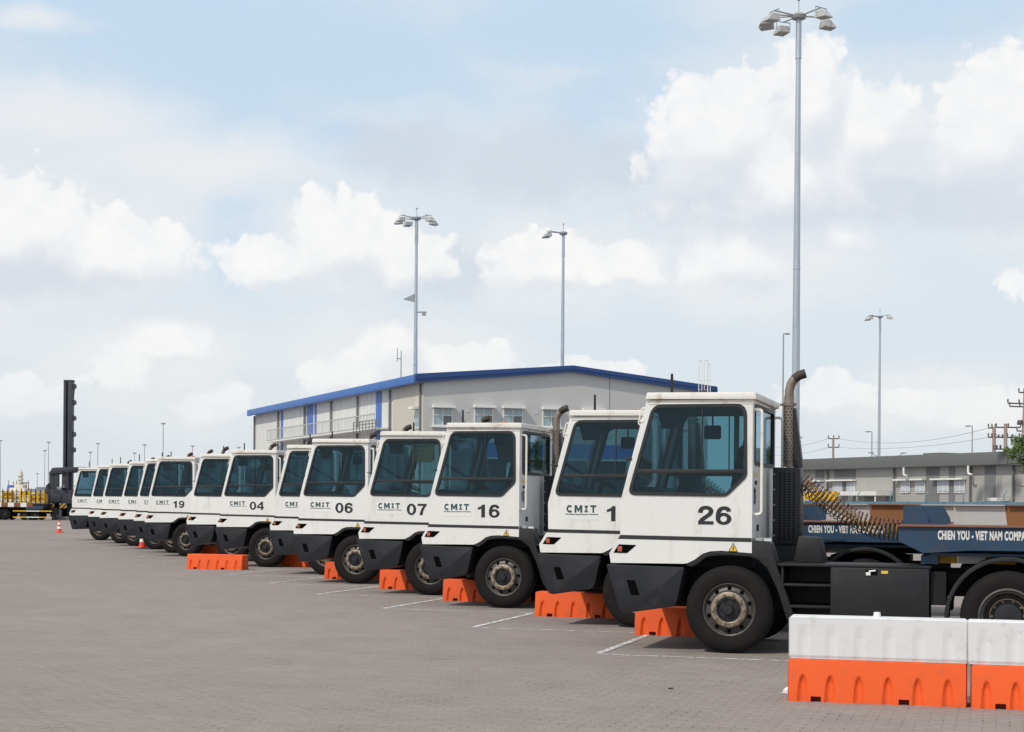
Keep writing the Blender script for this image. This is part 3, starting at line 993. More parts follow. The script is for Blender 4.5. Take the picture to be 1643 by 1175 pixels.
    b.box((1.09, NY - .05, 2.87), (1.14, NY + .008, 2.91), .01)
    mb_ = b.build('mirror_bracket', M['rail'], root)
    b = MB()
    b.box((1.15, NY - .25, 2.62), (1.185, NY - .06, 2.88), .015)
    b.build('mirror', M['black'], mb_)
    b = MB()
    b.box((1.24, NY - .04, 2.40), (1.30, NY + .012, 2.43), .006)
    b.cyl((1.28, NY - .02, 2.415), (1.36, NY - .02, 2.425), .008, n=6)
    b.build('hinge_pin', M['black'], mb_)
    # rear-wall cable box and bits below the window
    b = MB()
    b.box((-.30, .92, 2.10), (-.2785, .97, 2.15)).box((-.296, .70, 1.52), (-.2785, .78, 1.60))
    b.build('junction_plate', M['black'], root)
    b = MB()
    b.box((-.40, .92, 1.34), (-.28, 1.12, 1.44), .012).cyl((-.40, 1.0, 1.39), (-.50, 1.0, 1.39), .05, n=14)
    b.build('cab_mount', M['steel_dull'], root)
    b = MB()
    for y_ in (1.03, .90):
        b = MB()
        b.faces([(-.2795, y_, 2.20), (-.2795, y_ - .10, 2.20), (-.2795, y_ - .05, 2.29)], [(0, 1, 2)])
        b.build('rear_warning_label', M['yellow'], root, smooth=0)
    # --- bumper
    b = MB()
    bp = round_poly([(1.565, 1.082), (.56, 1.062), (.655, .62), (.70, .565), (1.30, .470), (1.375, .485)], [.03, .02, .06, .03, .03, .04], 3)
    b.prism(bp, lambda a, z, k: (a, 1.205 - k, z), 2.41, .014)
    bu = b.build('bumper', M['bumper'], root)
    for y in (1.2055, -1.2055):
        sg = 1 if y > 0 else -1
        b = MB()
        b.panel([(1.295, .885), (1.19, .885), (1.125, .70), (1.235, .70)], [], lambda a, z, k: (a, y + sg * .0035 - sg * k, z), .003)
        b.build('step_slot', M['dark'], bu, smooth=0)
    # --- front mudguards
    for sg in (1, -1):
        y0 = sg * 1.18
        outer = [(-.285, 1.41), (-.49, 1.395), (-.56, 1.18), (-.83, .40), (-.775, .36)]
        inner = [(-.715, .45), (-.60, .80), (-.47, 1.07), (-.36, 1.17), (-.26, 1.205), (.0, 1.225), (.2, 1.21), (.30, 1.185), (.39, 1.11), (.47, 1.062)]
        top = [(.555, 1.095), (.52, 1.108), (.43, 1.153), (.33, 1.228), (.24, 1.258), (.10, 1.268), (-.275, 1.243)]
        b = MB()
        b.prism(outer + inner + top, lambda a, z, k: (a, y0 - sg * k, z), .42, .006)
        b.build('mudguard', M['black'], root)
    # --- chassis: rails, cross pieces, axle beams, engine block under the cab
    b = MB()
    for y in (.42, -.50):
        b.box((-4.45, y, .74), (1.25, y + .08, 1.02), .006)
    for x in (-4.4, -3.8, -2.9, -2.2, -1.2, .8):
        b.box((x, -.42, .78), (x + .10, .42, .98))
    b.cyl((0, -1.0, .53), (0, 1.0, .53), .07, n=12).cyl((-3.30, -.9, .545), (-3.30, .9, .545), .12, n=14)
    b.lathe([(0, -.2), (.18, -.18), (.24, 0), (.18, .18), (0, .2)], (-3.3, 0, .545), 'y', 20)
    b.box((-.6, -.40, .52), (1.15, .40, 1.10), .03)
    b.box((-.22, -.74, 1.04), (1.3, .74, 1.20), .02)
    b.box((-.24, -.85, 1.205), (1.36, 1.14, 1.40))
    b.build('chassis', M['chassis'], root)
    # --- exhaust silencer box with louvre holes, stack, guard plate
    ey0, ey1 = -.46, -.08
    b = MB()
    b.box((-.72, ey0, 1.33), (-.36, ey1, 2.34), .02)
    b.mi = 1
    for k in range(26):
        z = 1.40 + k * .034
        for xx in (-.455, -.515, -.575, -.635):
            b.box((xx - .016, ey1, z), (xx + .012, ey1 + .004, z + .014))
    b.mi = 2
    for k in range(5):
        b.cyl((-.385, ey1, 1.45 + k * .2), (-.385, ey1 + .012, 1.45 + k * .2), .012, n=8)
    b.mi = 0
    b.box((-.70, ey0 + .05, 1.05), (-.40, ey1 - .05, 1.33))
    xb = b.build('exhaust_box', [M['grille'], M['dark'], M['steel_dull']], root)
    b = MB()
    ec = (-.545, (ey0 + ey1) / 2 + .02)
    prof = [(.070, 2.35), (.070, 3.17), (.066, 3.2), (.066, 3.28)]
    b.lathe([(r, z) for r, z in prof], (ec[0], ec[1], 0), 'z', 24)
    pts = [(ec[0], ec[1], 3.27), (ec[0] - .004, ec[1], 3.36), (ec[0] - .025, ec[1], 3.44), (ec[0] - .065, ec[1], 3.505), (ec[0] - .125, ec[1], 3.55), (ec[0] - .20, ec[1], 3.575)]
    b.tube(pts, [.060, .060, .060, .060, .060, .060], 20, cap=False)
    b.cyl((ec[0], ec[1], 3.15), (ec[0], ec[1], 3.19), .085, n=20).box((ec[0] - .10, ec[1] - .02, 3.155), (ec[0] + .12, ec[1] + .02, 3.185))
    b.tube([(ec[0] + .10, ec[1], 3.17), (ec[0] + .16, ec[1], 3.14), (ec[0] + .20, ec[1], 3.10), (ec[0] + .24, ec[1], 3.13)], .010, 6)
    b.mi = 1
    for k in range(18):
        z = 2.42 + k * .040
        for i in range(10):
            a = 2 * math.pi * i / 10 + (.3 if k % 2 else 0)
            d = Vector((math.cos(a), math.sin(a), 0))
            s_ = Vector((-d.y, d.x, 0)) * .009
            p = Vector((ec[0], ec[1], z)) + d * .0715
            b.faces([p - s_, p + s_, p + s_ + Vector((0, 0, .022)), p - s_ + Vector((0, 0, .022))], [(0, 1, 2, 3)])
    st = b.build('exhaust_stack', [M['exhaust'], M['soot']], root)
    b = MB()
    e0 = Vector(pts[-1]); d = Vector((-.96, 0, .28)).normalized()
    b.tube([Vector(pts[-2]), e0, e0 + d * .012], [.0585, .0585, .0585], 20)
    b.tube([Vector(pts[-3]), Vector(pts[-2]), e0 + d * .01], [.0606, .0612, .0612], 20, cap=False)
    b.build('stack_outlet', M['soot'], st)
    b = MB()
    b.prism([(-.635, 3.12), (-.61, 3.12), (-.61, 2.345), (-.73, 2.345)], lambda a, z, k: (a, ec[1] + .03 - k, z), .16)
    b.build('guard_plate', M['grille'], root)
    # --- deck, steps, tank behind the cab
    b = MB()
    b.box((-2.43, .30, 1.100), (-.60, 1.19, 1.130), .006)
    b.box((-1.24, .55, .855), (-.62, 1.17, .885), .006).box((-1.24, .55, .59), (-.70, 1.17, .62), .006)
    b.box((-1.24, .50, .45), (-.66, .54, 1.10))
    b.box((-.665, .54, .88), (-.64, 1.16, 1.10))
    b.prism([(-.74, 1.131), (-1.12, 1.131), (-1.05, 1.44), (-.80, 1.46)], lambda a, z, k: (a, .75 - k, z), .5, .012)
    b.build('step', M['black'], root)
    b = MB()
    b.box((-2.41, .52, .42), (-1.24, 1.20, 1.098), .022)
    b.box((-2.345, 1.198, .5), (-2.335, 1.203, 1.0))
    tk = b.build('battery_box', M['black'], root)
    b = MB(); b.box((-1.80, 1.196, 1.01), (-1.66, 1.2025, 1.075)); b.build('box_opening', M['dark'], tk)
    b = MB(); b.box((-1.72, 1.203, 1.005), (-1.665, 1.215, 1.045), .004).cyl((-1.70, 1.203, 1.055), (-1.78, 1.215, 1.065), .010, n=8); b.build('latch', M['trim'], tk)
    b = MB(); b.box((-1.925, 1.2005, 1.03), (-1.845, 1.2035, 1.065)); b.build('box_label', M['yellow'], tk)
    b = MB()
    b.box((-3.0, -.42, 1.02), (-1.3, .42, 1.06)).box((-2.6, .38, .66), (-2.42, 1.1, 1.06)).box((-3.9, -.45, 1.02), (-2.75, .45, 1.12), .02)
    b.cyl((-3.32, 0, 1.12), (-3.32, 0, 1.24), .50, n=32)
    b.prism([(-3.3, .28), (-4.0, .34), (-4.0, .10), (-3.3, .05)], lambda a, y, k: (a, y, 1.16 + k), .07)
    b.prism([(-3.3, -.28), (-4.0, -.34), (-4.0, -.10), (-3.3, -.05)], lambda a, y, k: (a, y, 1.16 + k), .07)
    b.build('fifth_wheel', M['chassis'], root)
    # --- rear fenders
    for sg in (1, -1):
        b = MB()
        ao = arc(-3.31, .53, .725, -3, 183, 28)
        ai = arc(-3.31, .53, .675, 183, -3, 28)
        b.prism(ao + ai, lambda a, z, k: (a, sg * 1.21 - sg * k, z), .62, .006)
        b.build('rear_fender', M['black'], root)
    make_wheel(root, 0, 1.20, 1)
    make_wheel(root, 0, -1.20, -1)
    make_wheel(root, -3.31, 1.22, 1, True)
    make_wheel(root, -3.31, -1.22, -1, True)
    return root


def near_plane(y=NY + .003):
    return Matrix(((-1, 0, 0, 0), (0, 0, 1, y), (0, 1, 0, 0), (0, 0, 0, 1)))


def put_text(name, body, x_left, z_bot, w_, h_, mtl, root, bold=0., space=1., y=NY + .0025, depth=.002):
    me = digits_mesh(body, w_, h_) if body.isdigit() else fit_text(body, w_, h_, bold, space, depth)
    mt = near_plane(y)
    mt.translation = (x_left, y, z_bot)
    return mesh_obj(name, me, mtl, root, mt)


def put_rear_text(name, body, y_left, z_bot, w_, h_, mtl, root, bold=0.):
    me = digits_mesh(body, w_, h_)
    mt = Matrix(((0, 0, -1, -.280), (-1, 0, 0, y_left), (0, 1, 0, z_bot), (0, 0, 0, 1)))
    return mesh_obj(name, me, mtl, root, mt)


def put_logo(root):
    b = MB()
    b.box((.60, NY + .0005, 1.60), (1.14, NY + .0025, 1.845))
    dec = b.build('logo_decal', M['decal'], root, smooth=0)
    y = NY + .0045
    def glyph(poly, x_left, wd):
        b = MB()
        b.panel([(x_left - a * wd, 1.708 + c * .112) for a, c in poly], [], lambda a, z, k: (a, y + k, z), .002)
        b.build('logo_letter', M['teal'], dec, smooth=0)
    cc = [(.52 + .52 * math.cos(R(a)), .5 + .51 * math.sin(R(a))) for a in range(45, 316, 15)] + [(.52 + .27 * math.cos(R(a)), .5 + .25 * math.sin(R(a))) for a in range(315, 44, -15)]
    glyph(cc, 1.10, .095)
    glyph([(0, 0), (0, 1), (.27, 1), (.5, .50), (.73, 1), (1, 1), (1, 0), (.76, 0), (.76, .60), (.58, .16), (.42, .16), (.24, .60), (.24, 0)], .975, .118)
    glyph([(0, 1), (1, 1), (1, .76), (.63, .76), (.63, 0), (.37, 0), (.37, .76), (0, .76)], .732, .092)
    b = MB()     # the I is an hourglass of little squares
    for (cx, cz, wd) in ((.795, 1.806, .056), (.795, 1.786, .036), (.795, 1.766, .018), (.795, 1.746, .036), (.795, 1.724, .056)):
        b.box((cx - wd / 2, y, cz - .008), (cx + wd / 2, y + .002, cz + .008))
    b.build('logo_mark', M['teal'], dec, smooth=0)
    put_text('logo_small_print', 'Cai Mep International Terminal', 1.115, 1.665, .50, .032, M['teal'], dec, .01, 1., y)


proto = make_tractor()
#           stripe front end (photo px), depth step, number, logo, label
ROW = [
    (993, 859, 227, '26', False, 'nearest white terminal tractor, number 26 on its door and no company logo'),
    (878, 850, 190, '17', True, 'white terminal tractor parked directly behind number 26, logo and the digit 1 showing'),
    (687, 841, 161, '16', True, 'white terminal tractor numbered 16 with its rear window and exhaust stack in view'),
    (584, 837, 144, '07', True, 'white terminal tractor numbered 07 with a brown card hung inside its window'),
    (478.5, 833.6, 127, '06', True, 'white terminal tractor numbered 06, parked left of number 07'),
    (440, 828.5, 113.5, None, True, 'white terminal tractor half hidden behind number 06, only CM of its logo showing'),
    (353, 826, 101.5, '04', True, 'white terminal tractor numbered 04 with a round mirror inside its window'),
    (305, 824, 93, None, False, 'white terminal tractor with blank door parked between numbers 19 and 04'),
    (237, 820.6, 87, '19', True, 'white terminal tractor numbered 19, smallest readable number in the row'),
    (219, 821, 83, None, True, 'white terminal tractor just behind number 19, only one letter of its logo showing'),
    (194, 818.5, 78, None, True, 'white terminal tractor second beyond number 19, front half of its logo showing'),
    (163.6, 816.7, 73, None, True, 'white terminal tractor third from the far end, its whole logo showing'),
    (145, 816, 69.5, None, True, 'white terminal tractor next to last in the row, mostly hidden by its neighbour'),
    (115, 816, 64, None, True, 'white terminal tractor at the far end of the row beside the container stacker'),
]
OX, OY = ground_at(1160, 1049).xy
tractors = []
for k, (u, v, hpx, num, logo, lab) in enumerate(ROW):
    Yk = .5 * (OY * 227 / hpx) + .5 * OY * (1 + .196 * k)
    A = at(u, v, (OY + .40) * Yk / OY)
    A.z = 0
    o = proto if k == 0 else copy_tree(proto)
    loc = A - FW * 1.40 - LF * 1.20
    o.location = (loc.x, loc.y, 0)
    o.rotation_euler = (0, 0, HEAD + (random.uniform(-.35, .35) * R(1) if k else 0))
    tag(o, lab, 'tractor', 'white terminal tractors parked in a row')
    tractors.append(o)
for k, (u, v, hpx, num, logo, lab) in enumerate(ROW):
    o = tractors[k]
    if num:
        zb = 1.60 if k == 0 else 1.585
        xl = .40 if k == 0 else .50
        wd = .205 if num[0] != '1' else .205
        put_text('fleet_number', num, xl, zb, .43, .225, M['number'], o, .034, 1.1)
        put_rear_text('rear_fleet_number', num, 1.06, 1.86, .17, .20, M['number'], o, .02)
    if logo: put_logo(o)

# small differences between the tractors: beacons gone, visors up, seats and steering gear turned
vr = random.Random(5)
for k, o in enumerate(tractors):
    if k == 0: continue
    for q in [x for x in COL.objects if x.parent == o]:
        n = q.name.split('.')[0]
        if n == 'beacon' and k in (3, 4, 6, 9, 11): bpy.data.objects.remove(q); continue
        if n == 'sun_visor' and k in (2, 5, 10): q.location.z = .18
        if n == 'seat': q.location.x = vr.uniform(-.05, .12); q.location.z = vr.uniform(-.08, .04)
        if n == 'antenna': q.location.x = vr.uniform(-.3, .12); q.location.z = vr.uniform(-.10, .02)
        if n == 'wheel' and abs(q.location.x) < 9:
            a = vr.uniform(0, 6.28)
            cx, cz = (0., .545) if max(v.co.x for v in q.data.vertices) < 1 and min(v.co.x for v in q.data.vertices) > -1 else (-3.31, .545)
            q.matrix_basis = Matrix.Translation((cx, 0, cz)) @ Matrix.Rotation(a, 4, 'Y') @ Matrix.Translation((-cx, 0, -cz))

# cards and mirrors seen behind the glass of two cabs
b = MB(); b.panel(round_poly([(.42, 3.0), (-.06, 3.0), (-.04, 2.80), (-.02, 2.63), (.40, 2.63)], .03), [], near(1.13), .004)
cd = b.build('window_card', M['card'], tractors[3])
b = MB(); b.box((.19, 1.1305, 2.86), (.40, 1.1325, 2.87)); b.box((.06, 1.1305, 2.93), (.38, 1.1325, 2.955)); b.build('card_rule', M['low_dark'], cd)
b = MB(); b.panel([(.41, 3.05), (.18, 3.05), (.13, 2.95), (.10, 2.85), (.12, 2.60), (.41, 2.60)], [], far(-.84), .004)
b.build('window_card', M['tan_card'], tractors[2])
b = MB(); b.panel([(.82, 3.05), (.42, 3.05), (.42, 2.60), (.74, 2.60)], [], far(-.84), .004)
b.build('window_card', M['low_dark'], tractors[2])
b = MB()
b.lathe([(0, .05), (.09, .04), (.15, .0), (.155, -.01)], (.42, 1.0, 2.88), 'y', 24)
b.build('round_mirror', M['trim'], tractors[6])

# coiled air hoses on the tractors that have a trailer on
for k in range(3):
    for i, (nm, dz, dy, tr) in enumerate((('hose_red', .02, 0., 25), ('hose_yellow', -.04, .03, 27), ('hose_black', -.09, -.05, 26))):
        path = [(-.72, -.30 + dy, 2.18 + dz), (-.92, -.26 + dy, 2.03 + dz), (-1.15, -.2 + dy, 1.86 + dz), (-1.45, -.12 + dy, 1.68 + dz), (-1.75, -.06 + dy, 1.585 + dz), (-2.03, 0 + dy, 1.57 + dz)]
        b = MB(); b.tube(helix(path, .085, tr), .0068, 6)
        b.build('air_hose', M[nm], tractors[k])


# ---------------------------------------------------------------- trailers
def make_trailer():
    root = empty('skeletal_trailer')
    L1 = -14.2
    b = MB()
    for yy in (1.12, -1.16):
        b.prism([(-2.04, 1.60), (-2.04, 1.425), (-2.33, 1.285), (-2.9, 1.325), (L1, 1.325), (L1, 1.60)], lambda a, z, k: (a, yy - k, z), .04)
    b.build('side_rail', M['blue_t'], root)
    b = MB()
    b.box((L1, -1.20, 1.602), (-2.03, 1.16, 1.618))
    dk = b.build('deck_plate', M['rust'], root)
    for y in (.30, -.9):
        b = MB()
        b.prism([(-2.05, 1.62), (-2.05, 1.845), (-2.26, 1.86), (-2.36, 1.70), (-2.36, 1.62)], lambda a, z, k: (a, y - k, z), .03)
        b.prism([(-2.37, 1.62), (-2.33, 1.74), (-2.27, 1.85), (-2.50, 1.85), (-2.58, 1.70), (-2.60, 1.62)], lambda a, z, k: (a, y - .029 - k, z), .03)
        b.build('gooseneck_plate', M['blue_t'], root)
    for i in range(8):
        a0 = -2.66 - i * 1.45
        for (x0, x1, mm) in ((a0, a0 - .64, 'primer'), (a0 - .645, a0 - 1.40, 'oxide')):
            b = MB()
            sl = .03
            b.prism([(x0, 1.62), (x0, 1.858), (x1 + sl, 1.858), (x1, 1.62)], lambda a, z, k: (a, .20 - k, z), .02)
            b.box((x1 + sl, .12, 1.859), (x0, .26, 1.874))
            b.build('beam_web', M[mm], root)
    b = MB()
    for yy in (.45, -.45):
        b.box((L1, yy - .06, 1.255), (-2.35, yy + .06, 1.32))
        b.box((L1, yy - .01, 1.05), (-4.6, yy + .01, 1.25))
    for i in range(9):
        x = -2.6 - i * 1.35
        b.box((x - .05, -1.12, 1.50), (x + .05, 1.08, 1.60))
    b.box((-2.5, -1.0, 1.15), (-2.3, 1.0, 1.25)).box((-4.5, -1.0, 1.25), (-2.4, 1.0, 1.285))
    b.build('main_beam', M['blue_t'], root)
    for sg in (1, -1):
        b = MB(); b.box((-5.2, sg * .8 - .06, .15), (-5.05, sg * .8 + .06, 1.28)).box((-5.27, sg * .8 - .13, .10), (-4.98, sg * .8 + .13, .15)); b.build('landing_leg', M['blue_t'], root)
        for x in (-11.2, -12.5):
            make_wheel(root, x, sg * 1.2, sg, True)
    b = MB()
    for x in (-11.2, -12.5): b.cyl((x, -1, .545), (x, 1, .545), .07, n=10)
    b.box((-13, -.5, .62), (-10.8, -.4, 1.06)).box((-13, .4, .62), (-10.8, .5, 1.06))
    b.build('axle', M['chassis'], root)
    for i, (x0, x1, mm) in enumerate(((-2.36, -2.72, 'yellow_m'), (-2.725, -3.05, 'band'), (-3.055, -3.4, 'yellow_m'))):
        b = MB(); b.box((x1, .60, 1.150), (x0, .63, 1.240)); b.build('reflective_board', M[mm], root)
    me = fit_text('CHIEN YOU - VIET NAM COMPANY', 1.10, .115, .05, 1.12, .002)
    mt = near_plane(1.1215); mt.translation = (-2.50, 1.1215, 1.447)
    mesh_obj('lettering', me, M['letter'], root, mt)
    return root


tr0 = make_trailer()
TRL = ['blue skeletal trailer with white company lettering hitched to tractor number 26',
       'blue skeletal trailer seen beyond the coiled hoses, hitched to the second tractor',
       'blue skeletal trailer hitched behind tractor number 16']
for k in range(3):
    o = tr0 if k == 0 else copy_tree(tr0)
    o.location = tractors[k].location
    o.rotation_euler = tractors[k].rotation_euler
    tag(o, TRL[k], 'trailer', 'blue container trailers behind the tractors')


# ---------------------------------------------------------------- water-filled barriers
BL, BH = 1.615, .39


def barrier_mesh(kind):
    """grooved plastic barrier; local x along its length, base at z = 0"""
    b = MB()
    NX, NZ = 150, 30
    for sg in (1, -1):
        vs, fs = [], []
        for j in range(NZ + 1):
            z = BH * j / NZ
            for i in range(NX + 1):
                x = BL * i / NX
                if kind == 'base':
                    y = .215 - .055 * (z / BH) ** 1.2
                    f = 0.
                    for c in (.13, .385, .65, .915, 1.185, 1.455):
                        wz = .050 * math.sqrt(max(0., 1 - (z / .25) ** 2.2)) if z < .25 else 0
                        if wz > .004 and abs(x - c) < wz:
                            t = (x - c) / wz
                            f = max(f, .034 * (1 - abs(t) ** 2.5) * min(1., wz / .035))
                    y -= f
                    for c in (.255, 1.06):
                        if abs(x - c) < .045 and z < .042: y = .06
                else:
                    y = .158 - .004 * (z / BH)
                    for c in (.13, .385, .65, .915, 1.185, 1.455):
                        t = (x - c) / .055
                        if abs(t) < 1:
                            y -= .011 * (1 - t * t) * min(1, max(0, (.33 - z) / .12))
                    if z < .02: y -= .010
                vs.append((x, sg * y, z))
        for j in range(NZ):
            for i in range(NX):
                a = j * (NX + 1) + i
                fs.append((a, a + 1, a + NX + 2, a + NX + 1))
        b.faces(vs, fs)
    yb, yt = (.215, .160) if kind == 'base' else (.158, .154)
    # ends and a slightly rounded top
    for x, e in ((0., -.012), (BL, .012)):
        vs = [(x, -yb, 0), (x, yb, 0), (x, yt, BH), (x, -yt, BH), (x + e, -yb * .8, .02), (x + e, yb * .8, .02), (x + e, yt * .85, BH - .01), (x + e, -yt * .85, BH - .01)]
        b.faces(vs, [(0, 1, 5, 4), (1, 2, 6, 5), (2, 3, 7, 6), (3, 0, 4, 7), (4, 5, 6, 7)])
    b.faces([(0, -yt, BH), (BL, -yt, BH), (BL, yt, BH), (0, yt, BH), (.01, -yt * .9, BH + .008), (BL - .01, -yt * .9, BH + .008), (BL - .01, yt * .9, BH + .008), (.01, yt * .9, BH + .008)],
            [(0, 1, 5, 4), (1, 2, 6, 5), (2, 3, 7, 6), (3, 0, 4, 7), (4, 5, 6, 7)])
    bmesh.ops.remove_doubles(b.bm, verts=b.bm.verts, dist=.0004)
    return b


def barrier(kind, loc, rz, label, group):
    o = barrier_mesh(kind).build('road_barrier', M['orange'] if kind == 'base' else M['white_pl'], smooth=40)
    o.location = loc
    o.rotation_euler = (0, 0, rz)
    return tag(o, label, 'barrier', group)


def bar_copy(src, loc, rz, label):
    o = src.copy(); COL.objects.link(o)
    o.location = loc; o.rotation_euler = (0, 0, rz)
    tag(o, label)
    return o


AXR = -PHI                                   # along the tractors, left end first
dirA = Vector((math.cos(AXR), math.sin(AXR), 0))
dirB = (ground_at(1552, 1136) - ground_at(1265, 1125)).normalized()
rB = math.atan2(dirB.y, dirB.x)
nB = Vector((-dirB.y, dirB.x, 0))
pB = ground_at(1265, 1125) + nB * .215
ob = barrier('base', pB, rB, 'orange grooved barrier base in the right foreground, whole length in view', 'orange plastic road barriers')
wb = barrier('top', pB + Vector((0, 0, BH + .010)) + dirB * .004, rB, 'white barrier block stacked on the whole orange base, knob on top', 'white barrier blocks stacked on orange bases')
p2 = ground_at(1558, 1137) + nB * .215
bar_copy(ob, p2 + dirB * .01, rB - R(.5), 'orange barrier base cut off by the right edge of the photo')
w2 = bar_copy(wb, p2 - dirB * .022 + Vector((0, 0, BH + .010)), rB - R(.3), 'white barrier block with scratched grooves at the right edge of the photo')
b = MB()
b.lathe([(0, .052), (.030, .050), (.034, .02), (.042, 0)], (.80, 0, BH + .006), 'z', 14)
b.lathe([(0, .004), (.030, .003), (.034, .0)], (1.45, 0, BH + .008), 'z', 14)
b.build('filler_knob', M['white_pl'], wb)
for (u, v, lab) in ((1018, 1019, 'orange barrier base under the bumper of tractor 26'),
                    (858, 989, 'orange barrier base on the ground in front of the second tractor and beside 16'),
                    (710, 964, 'orange barrier base left of the front wheel of tractor 16'),
                    (608, 945, 'orange barrier base left of the front wheel of tractor 07'),
                    (520, 929, 'orange barrier base peeping out left of the front wheel of tractor 06'),
                    (299, 913, 'orange barrier base standing alone in front of the tractors 19 and 04'),
                    (448, 909, 'orange barrier base half hidden behind the front wheel of tractor 04'),
                    (312, 892, 'orange barrier base mostly hidden behind the lone one before number 19')):
    p = ground_at(u, v)
    bar_copy(ob, p + Vector((math.sin(PHI), math.cos(PHI), 0)) * .215, AXR + random.uniform(-.02, .02), lab)


def cone(loc, label):
    root = empty('traffic_cone', loc, random.uniform(0, 1), label, 'cone', 'red traffic cones')
    b = MB(); b.box((-.2, -.2, 0), (.2, .2, .04), .01); b.lathe([(.15, .04), (.035, .70), (.0, .705)], (0, 0, 0), 'z', 24); b.build('cone_body', M['red'], root)
    b = MB(); b.lathe([(.1228, .22), (.1005, .34)], (0, 0, 0), 'z', 24); b.lathe([(.083, .44), (.061, .56)], (0, 0, 0), 'z', 24); b.build('reflective_band', M['band'], root)
    return root


cone(ground_at(95, 855), 'red and white traffic cone standing alone on the paving at far left')
cone(ground_at(229, 879), 'red traffic cone half hidden between tractor wheels left of number 19')

# a few bits of litter on the paving
b = MB()
p = ground_at(1076, 1106)
b.faces([(p.x - .03, p.y - .02, .004), (p.x + .02, p.y - .025, .02), (p.x + .035, p.y + .015, .006), (p.x - .01, p.y + .02, .015)], [(0, 1, 2), (0, 2, 3)])
tag(b.build('litter_scrap', M['dark'], smooth=0), 'small dark scrap lying on the paving in front of tractor 26', 'litter')
b = MB()
p = ground_at(1258, 1108)
b.faces([(p.x - .02, p.y - .02, .004), (p.x + .06, p.y - .02, .004), (p.x + .06, p.y + .03, .04), (p.x + .03, p.y + .03, .03)], [(0, 1, 2), (0, 2, 3)])
tag(b.build('litter_scrap', M['band'], smooth=0), 'small white scrap beside the left end of the orange barrier', 'litter')


# ---------------------------------------------------------------- big warehouse
E_ROW = Vector((-math.sin(BETA), math.cos(BETA), 0))
E_GAB = Vector((math.cos(BETA), math.sin(BETA), 0))


def plane_hit(u, v, p, n):
    r = ray(u, v)
    e = Vector((0, 0, EYE))
    t = (p - e).dot(n) / r.dot(n)
    return e + r * t


